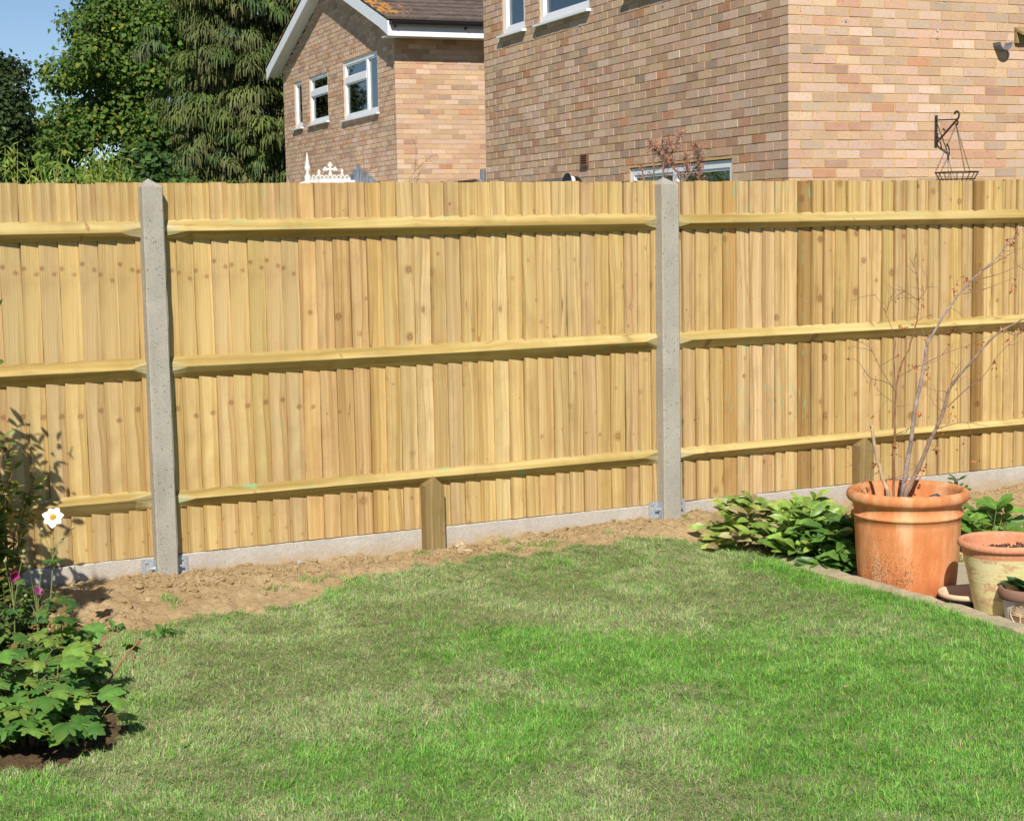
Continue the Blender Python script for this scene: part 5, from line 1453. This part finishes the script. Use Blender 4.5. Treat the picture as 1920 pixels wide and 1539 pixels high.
# ------------------------------------------------------------------ garden plants
def leafy(name, label, loc, stems, tmpl, pal, size, seed, mat, cat='plant', group=None, whorl=6, nodes=2, cone=.9, stem_col=(.16, .2, .06), stem_r=.004, extra=0, droop=.0):
    """upright stems carrying whorls of leaves at and below their tips; stems: list of tip positions (relative)"""
    q = np.random.default_rng(seed); t = thing(name, label, cat, loc, 0, group)
    gs = Geo(); gl = Geo(); P, D, N = [], [], []
    for (bx, by, tip) in stems:
        b = np.array([bx, by, -.02]); tip = np.array(tip); mid = b * .5 + tip * .5 + np.array([0, 0, .18]) * np.linalg.norm(tip - b)
        u = np.linspace(0, 1, 6)[:, None]; S = (1 - u) ** 2 * b + 2 * u * (1 - u) * mid + u ** 2 * tip
        gs.tube(S, np.linspace(stem_r, stem_r * .6, 6), 5, Col=np.array(stem_col) * q.uniform(.8, 1.2))
        for k in range(nodes):
            u = 1 - k * .24; p = (1 - u) ** 2 * b + 2 * u * (1 - u) * mid + u ** 2 * tip
            a0 = q.uniform(0, 6.28)
            for j in range(whorl):
                a = a0 + 6.283 * j / whorl + q.normal(0, .25); out = np.array([math.cos(a), math.sin(a), cone * q.uniform(.1, 1.0) - droop])
                P.append(p + out * .006); D.append(out); N.append(np.array([-.12, -.55, .85]) - out * .3 + q.normal(0, .22, 3))
    m = len(P)
    scatter(gl, tmpl, np.array(P), np.array(D), np.array(N), size * q.uniform(.65, 1.2, m), np.array(pal)[q.integers(0, len(pal), m)] * q.uniform(.75, 1.2, (m, 1)))
    build('stems', gs, M_twig, t); build('foliage', gl, mat, t, smooth=True)
    return t
def dome(n, rx, ry, h, seed, lo=.3):
    q = np.random.default_rng(seed); out = []
    for i in range(n):
        a = q.uniform(0, 6.28); r = math.sqrt(q.random()); z = h * math.sqrt(max(0.02, 1 - r * r * .9)) * q.uniform(lo, 1.05)
        out.append((rx * r * math.cos(a) * .55, ry * r * math.sin(a) * .55, (rx * r * math.cos(a), ry * r * math.sin(a), z)))
    return out
HEL = T_ellipse(.19, .05, .34)
leafy('hellebore', 'leafy plant with browning ragged leaves at the left end of the clump, beside bare soil', (5.02, 7.22, 0), dome(56, .30, .34, .25, 1), HEL,
      [(.22, .34, .07), (.29, .40, .08), (.36, .40, .11), (.32, .24, .12), (.40, .35, .17), (.19, .29, .06)], .105, 21, M_gloss, group='hellebores left of the big pot', whorl=5)
leafy('hellebore', 'bright green hellebore in the middle of the clump, with tall upright tips', (5.14, 6.90, 0), dome(44, .22, .27, .31, 2), HEL,
      [(.20, .34, .06), (.26, .40, .08), (.15, .28, .05), (.31, .42, .09)], .115, 22, M_gloss, group='hellebores left of the big pot', whorl=5)
leafy('hellebore', 'dark glossy hellebore touching the left side of the big terracotta pot', (5.13, 6.68, -.03), dome(38, .17, .17, .28, 3, .15), HEL,
      [(.09, .20, .04), (.13, .25, .05), (.07, .16, .035), (.17, .29, .06)], .125, 23, M_gloss, group='hellebores left of the big pot', whorl=6, droop=.25)
leafy('hellebore', 'bright green low plant with broad finger leaves just right of the big pot', (6.16, 6.72, 0), dome(9, .13, .13, .20, 4), T_ellipse(.2, .05, .3),
      [(.12, .26, .04), (.15, .30, .05), (.10, .22, .035)], .125, 24, M_gloss, whorl=7, nodes=1)
leafy('spurge', 'slim upright dark green plant behind the bright low one, right of the big pot', (6.42, 7.25, 0), [(0, 0, (.0, 0, .24)), (.02, 0, (.05, 0, .18)), (-.02, .0, (-.05, .0, .15))], T_ellipse(.17, .04, .25),
      [(.05, .11, .03), (.07, .14, .035), (.10, .15, .04)], .055, 25, M_gloss, whorl=7, nodes=4)
def groundcover():
    q = np.random.default_rng(30); n = 5200; x = q.uniform(5.75, 8.2, n); y = q.uniform(6.62, 7.2, n)
    f = fbm(x * 4, y * 4, 3, 2); k = f + .15 * (6.9 - y) > .46; x, y = x[k], y[k]; n = len(x)
    g = Geo()
    P = np.stack([x, y, soil_h(x, y) + q.uniform(.0, .035, n)], -1)
    pal = np.array([(.14, .20, .035), (.20, .26, .045), (.11, .14, .05), (.17, .15, .07), (.10, .16, .03)])
    scatter(g, T_simple(.4), P, q.normal(0, 1, (n, 3)) + [0, 0, .5], q.normal(0, .5, (n, 3)) + [0, -.2, 1], q.uniform(.012, .032, n), pal[q.integers(0, 5, n)])
    o = build('ground_cover', g, M_leaf); o['kind'] = 'stuff'; o['label'] = 'low creeping ground cover behind the cream-yellow pot'; o['category'] = 'ground cover'
groundcover()
def weeds():
    q = np.random.default_rng(31); g = Geo(); P, D, N = [], [], []
    for (cx, cy, r, n) in ((1.72, 6.92, .07, 22), (1.55, 7.1, .04, 10)):
        for i in range(n): P.append((cx + q.normal(0, r * .6), cy + q.normal(0, r * .5), 0)); D.append(q.normal(0, .7, 3) + [0, 0, .6]); N.append(q.normal(0, .4, 3) + [0, -.2, 1])
    P = np.array(P); P[:, 2] = soil_h(P[:, 0], P[:, 1]) + .008
    scatter(g, T_simple(.36), P, np.array(D), np.array(N), q.uniform(.025, .05, len(P)), np.array([(.06, .15, .03), (.09, .20, .04)])[q.integers(0, 2, len(P))])
    o = build('weeds', g, M_leaf); o['kind'] = 'stuff'; o['label'] = 'tiny green weeds sprouting on the bare soil near the left border'; o['category'] = 'weeds'
weeds()

LOB = T_lobed(.32, .16)
def leaf_shrub(name, label, loc, n_st, rx, ry, h, size, pal, seed, per=5, group=None, lo=.35, mat=None, cat='shrub'):
    """bushy plant: arching stems with long-stalked lobed leaves facing the light"""
    q = np.random.default_rng(seed); t = thing(name, label, cat, loc, 0, group)
    gs = Geo(); gl = Geo(); P, D, N = [], [], []
    for (bx, by, tip) in dome(n_st, rx, ry, h, seed, lo):
        b = np.array([bx * .4, by * .4, -.02]); tip = np.array(tip); mid = (b + tip) / 2 + np.array([0, 0, .12])
        u = np.linspace(0, 1, 7)[:, None]; S = (1 - u) ** 2 * b + 2 * u * (1 - u) * mid + u ** 2 * tip
        gs.tube(S, np.linspace(.0045, .002, 7), 5, Col=np.array((.17, .12, .06)) * q.uniform(.7, 1.3))
        for j in range(per):
            k = q.integers(2, 7); a = q.uniform(0, 6.28); v = np.array([math.cos(a), math.sin(a), q.uniform(.1, .7)]); v[1] -= .25; L = q.uniform(.02, .07)
            e = S[k] + v * L; gs.tube([S[k], S[k] + v * L * .5 + [0, 0, .006], e], .0014, 4, Col=(.22, .22, .07))
            P.append(e); D.append(np.array([v[0], v[1], -.25 + q.normal(0, .25)])); N.append(np.array([0, -.35, 1.0]) + q.normal(0, .28, 3) + v * .2)
    m = len(P)
    C = np.array(pal)[q.integers(0, len(pal), m)] * q.uniform(.75, 1.2, (m, 1))
    scatter(gl, LOB, np.array(P), np.array(D), np.array(N), size * q.uniform(.55, 1.2, m), C)
    build('stems', gs, M_twig, t); build('foliage', gl, mat or M_gloss, t, smooth=True)
    return t
CUR = [(.085, .21, .04), (.12, .26, .05), (.065, .165, .035), (.16, .30, .055), (.10, .22, .045), (.21, .31, .06)]
leaf_shrub('currant_bush', 'dark green lobed-leaf shrub at the bottom left edge of the lawn', (.90, 5.70, 0), 82, .31, .31, .34, .078, CUR, 41, 6, lo=.2)
leaf_shrub('currant_bush', 'spreading leafy arm of lobed leaves leaning out over the lawn in front of the soil', (1.13, 6.05, 0), 26, .22, .17, .34, .08, CUR, 42, 5, lo=.5)
def left_plants():
    q = np.random.default_rng(50)
    leaf_shrub('anemone', 'bushy Japanese anemone foliage under the white flower, with a reddening leaf', (1.02, 6.62, 0), 100, .26, .34, .36, .066, [(.06, .13, .035), (.09, .17, .045), (.11, .18, .04), (.20, .14, .05)], 43, 4)
    # flowering stems
    def flower(label, tip, base, petal, eye, r, npet, face, tilt, sec=None):
        t = thing('anemone_flower', label, 'flower', base, 0, 'anemone flowers on tall stems in the left border')
        b = np.array(base); tp = np.array(tip) - b
        g = Geo(); u = np.linspace(0, 1, 8)[:, None]; S = u * tp + np.array([.012, 0, 0]) * np.sin(u * 3.14)
        g.tube(S, np.linspace(.0034, .0018, 8), 6, Col=(.20, .22, .08)); 
        P, D = [], []
        for j in range(5):
            a = q.uniform(0, 6.28); P.append(S[5] + [0, 0, -.01]); D.append((math.cos(a), math.sin(a), .1))
        for (ox, oz) in (sec or []):
            e = tp + np.array([ox, 0, oz]); g.tube([S[5], (S[5] + e) / 2 + [0, 0, .012], e], [.0016, .0014, .0012], 5, Col=(.22, .24, .09)); g.tube([e, e + [.002, 0, .006], e + [.003, 0, .012]], [.004, .0075, .003], 8, Col=(.30, .33, .14))
        build('stem', g, M_twig, t)
        g = Geo(); scatter(g, LOB, np.array(P), np.array(D), np.tile((0, -.3, 1.0), (5, 1)), np.full(5, .045), np.tile((.07, .16, .04), (5, 1))); build('leaves', g, M_leaf, t)
        f = unit(np.array(face, float)); x = unit(np.cross(f, [0, 0, 1.0])); y = np.cross(x, f)
        g = Geo(); P, D, N = [], [], []
        for j in range(npet):
            a = 6.283 * j / npet + .3; d = x * math.cos(a) + y * math.sin(a) + f * tilt; P.append(tp + f * (.002 * (j % 2))); D.append(d); N.append(f - d * .25)
        scatter(g, T_ellipse(.36, .06, .2, 6), np.array(P), np.array(D), np.array(N), r * q.uniform(.88, 1.08, npet), np.tile(petal, (npet, 1))); build('petals', g, M_petal, t, smooth=True)
        g = Geo(); lump(g, tp + f * .006, r * .22, 4, .9, Col=eye)
        for j in range(26):
            a = q.uniform(0, 6.28); rr = r * q.uniform(.22, .36); e = tp + f * .012 + x * rr * math.cos(a) + y * rr * math.sin(a); g.tube([tp + f * .003, e], .0012, 4, Col=eye)
        build('flower_centre', g, M_petal, t)
    flower('open white anemone with a yellow centre in front of the fence at left', (1.237, 6.75, .588), (1.17, 6.75, .0), (.86, .86, .84), (.75, .50, .04), .046, 7, (-.25, -.85, .45), .18, sec=[(.075, -.055), (-.05, -.05), (.03, -.095)])
    flower('deep pink anemone drooping at the left edge of the frame', (.994, 6.336, .452), (.98, 6.36, .0), (.50, .07, .24), (.35, .06, .15), .036, 6, (.5, -.7, -.2), .9, sec=[(-.02, .05), (.05, .08)])
    flower('small mauve-pink anemone low in the left border', (1.083, 6.336, .380), (1.06, 6.36, .0), (.46, .12, .32), (.3, .08, .2), .026, 6, (.4, -.7, .4), .7, sec=[(-.04, -.02), (.02, .06), (-.02, .09)])
    # variegated shrub on the very left, tall enough to throw its leaf shadows on the fence
    t = thing('variegated_shrub', 'tall shrub with narrow yellow-edged leaves at the left edge against the fence', 'shrub', (.98, 7.02, 0))
    gs = Geo(); gl = Geo(); P, D, N, C = [], [], [], []
    pal = np.array([(.12, .19, .035), (.22, .25, .04), (.36, .33, .06), (.08, .13, .03), (.17, .22, .04), (.26, .13, .05)])
    for i in range(74):
        bx, by = q.uniform(-.16, .09), q.uniform(-.18, .16); tip = np.array([bx + q.uniform(-.22, .12), by + q.uniform(-.1, .16), q.uniform(.45, 1.0)])
        if i < 4: tip = np.array([.14 + .03 * i, .06 - .04 * i, (.90, .80, .66, .72)[i]]); bx, by = .05, 0.0
        if 4 <= i < 10: tip = np.array([-.12 + .026 * (i - 4), .10 + .06 * (i % 3 - 1), 1.33 + .04 * ((i * 2) % 5)]); bx, by = -.10, .0
        b = np.array([bx, by, -.02]); u = np.linspace(0, 1, 9)[:, None]; S = b + (tip - b) * u + np.array([.02, 0, 0]) * np.sin(u * 6)
        gs.tube(S, np.linspace(.005, .0018, 9), 5, Col=(.22, .13, .06))
        for k in range(72):
            uu = q.uniform(.12, 1.0) if not 4 <= i < 10 else q.uniform(.8, 1.0); p = b + (tip - b) * uu; a = q.uniform(0, 6.28)
            P.append(p + (q.normal(0, .05, 3) if 4 <= i < 10 else 0)); D.append((math.cos(a), math.sin(a), q.uniform(-.1, 1.1))); N.append(np.array([0, -.3, .8]) + q.normal(0, .4, 3)); C.append(pal[q.choice(6, p=[.26, .24, .14, .16, .16, .04])])
    scatter(gl, T_ellipse(.20, .05, .3, 4), np.array(P), np.array(D), np.array(N), q.uniform(.035, .072, len(P)), np.array(C))
    build('stems', gs, M_twig, t); build('foliage', gl, M_leaf, t, smooth=True)
    # tall shrub just off the left edge: only its dappled shade on the soil shows
    t = thing('shrub', 'tall lobed-leaf shrub just beyond the left edge, dappling the soil by the fence with shade', 'shrub', (.55, 5.45, 0))
    gs = Geo(); gl = Geo(); P, D, N = [], [], []
    for i in range(9):
        tip = np.array([q.uniform(-.30, .05), q.uniform(-.14, .24), q.uniform(1.6, 2.02)]); b = np.array([q.uniform(-.1, .04), q.uniform(-.08, .08), -.02]); u = np.linspace(0, 1, 8)[:, None]
        S = b + (tip - b) * u; S[:, 0] -= .05 * np.sin(u[:, 0] * 3.14); gs.tube(S, np.linspace(.009, .003, 8), 5, Col=(.2, .14, .08))
        for k in range(9):                                              # leaves low on the stems too
            p = b + (tip - b) * q.uniform(.15, .48) + q.normal(0, .05, 3); P.append(p); D.append(q.normal(0, .7, 3)); N.append(np.array([-.3, -.5, .8]) + q.normal(0, .3, 3))
        for k in range(20):
            p = tip + q.normal(0, .075, 3) * [.6, 1, 1] - [.02, 0, .1]
            dz = p[2] - .588; fx, fy = p[0] + .55 + .566 * dz - 1.237, p[1] + 5.45 + 1.03 * dz - 6.75
            if p[1] + 5.45 + 1.03 * (p[2] - .25) < 7.1: continue
            if abs(fx) < .13 and abs(fy) < .2: continue                  # the white flower stands in full sun
            P.append(p); D.append(q.normal(0, .7, 3)); N.append(np.array([-.3, -.5, .8]) + q.normal(0, .3, 3))
    scatter(gl, LOB, np.array(P), np.array(D), np.array(N), q.uniform(.05, .10, len(P)), np.array(CUR)[q.integers(0, len(CUR), len(P))])
    build('stems', gs, M_twig, t); build('foliage', gl, M_leaf, t, smooth=True)
    # reddish dead shoot
    g = Geo(); g.tube([(0, 0, 0), (.05, .02, .035), (.10, .03, .10), (.15, .04, .15), (.185, .05, .175)], [.005, .0045, .004, .003, .002], 6, Col=(.28, .13, .075))
    g.tube([(.145, .04, .145), (.15, .03, .11), (.15, .03, .075)], [.002, .002, .0015], 5, Col=(.25, .10, .06))
    P = [(.185, .05, .175), (.175, .05, .168), (.15, .03, .08), (.155, .035, .11)]
    scatter(g, T_simple(.3), np.array(P), q.normal(0, 1, (4, 3)), q.normal(0, 1, (4, 3)), np.full(4, .03), np.tile((.22, .09, .05), (4, 1)))
    o = build('dead_shoot', g, M_twig); o.location = (1.20, 5.90, .06); o['label'] = 'reddish brown dead shoot sticking out over the lawn from the left shrub'; o['category'] = 'twig'
    # reddening leaf
    g = Geo(); scatter(g, LOB, np.array([(0, 0, 0.0)]), np.array([(.2, -.5, -.9)]), np.array([(.1, -1, .3)]), np.array([.085]), np.array([(.24, .17, .06)]))
    g.tube([(0, 0, 0), (-.03, .02, -.08), (-.04, .03, -.27)], .002, 5, Col=(.25, .12, .06))
    o = build('red_leaf', g, M_leaf); o.location = (1.165, 6.38, .275); o['label'] = 'big yellow and red turning leaf on a stalk in the left border'; o['category'] = 'leaf'
    # fallen leaves on the lawn and soil
    pal = [(.42, .27, .11), (.30, .17, .08), (.50, .38, .18)]
    for (x, y, s, c, lb) in ((3.66, 4.72, .02, 2, 'tiny pale scrap on the lawn, lower right'), (1.35, 5.30, .035, 2, 'pale papery leaf on the grass beside the bottom left shrub'),
                             (4.15, 7.78, .03, 1, 'reddish leaf at the foot of the gravel board, right half of the middle bay'), (2.78, 7.60, .022, 1, 'small brick red scrap on the soil, middle of the fence')):
        g = Geo(); scatter(g, T_ellipse(.3, .1, .3, 5), np.array([(0, 0, 0)]), np.array([(1, .3, .25)]), np.array([(0, -.2, 1.0)]), np.array([s]), np.array([pal[c]]))
        o = build('fallen_leaf', g, M_leaf); z = float(soil_h(np.array([x]), np.array([y]))[0]); o.location = (x, y, z + (.03 if lawn_mask(np.array([x]), np.array([y]))[0] else .008)); o['label'] = lb; o['category'] = 'leaf'; o['group'] = 'fallen leaves'
left_plants()
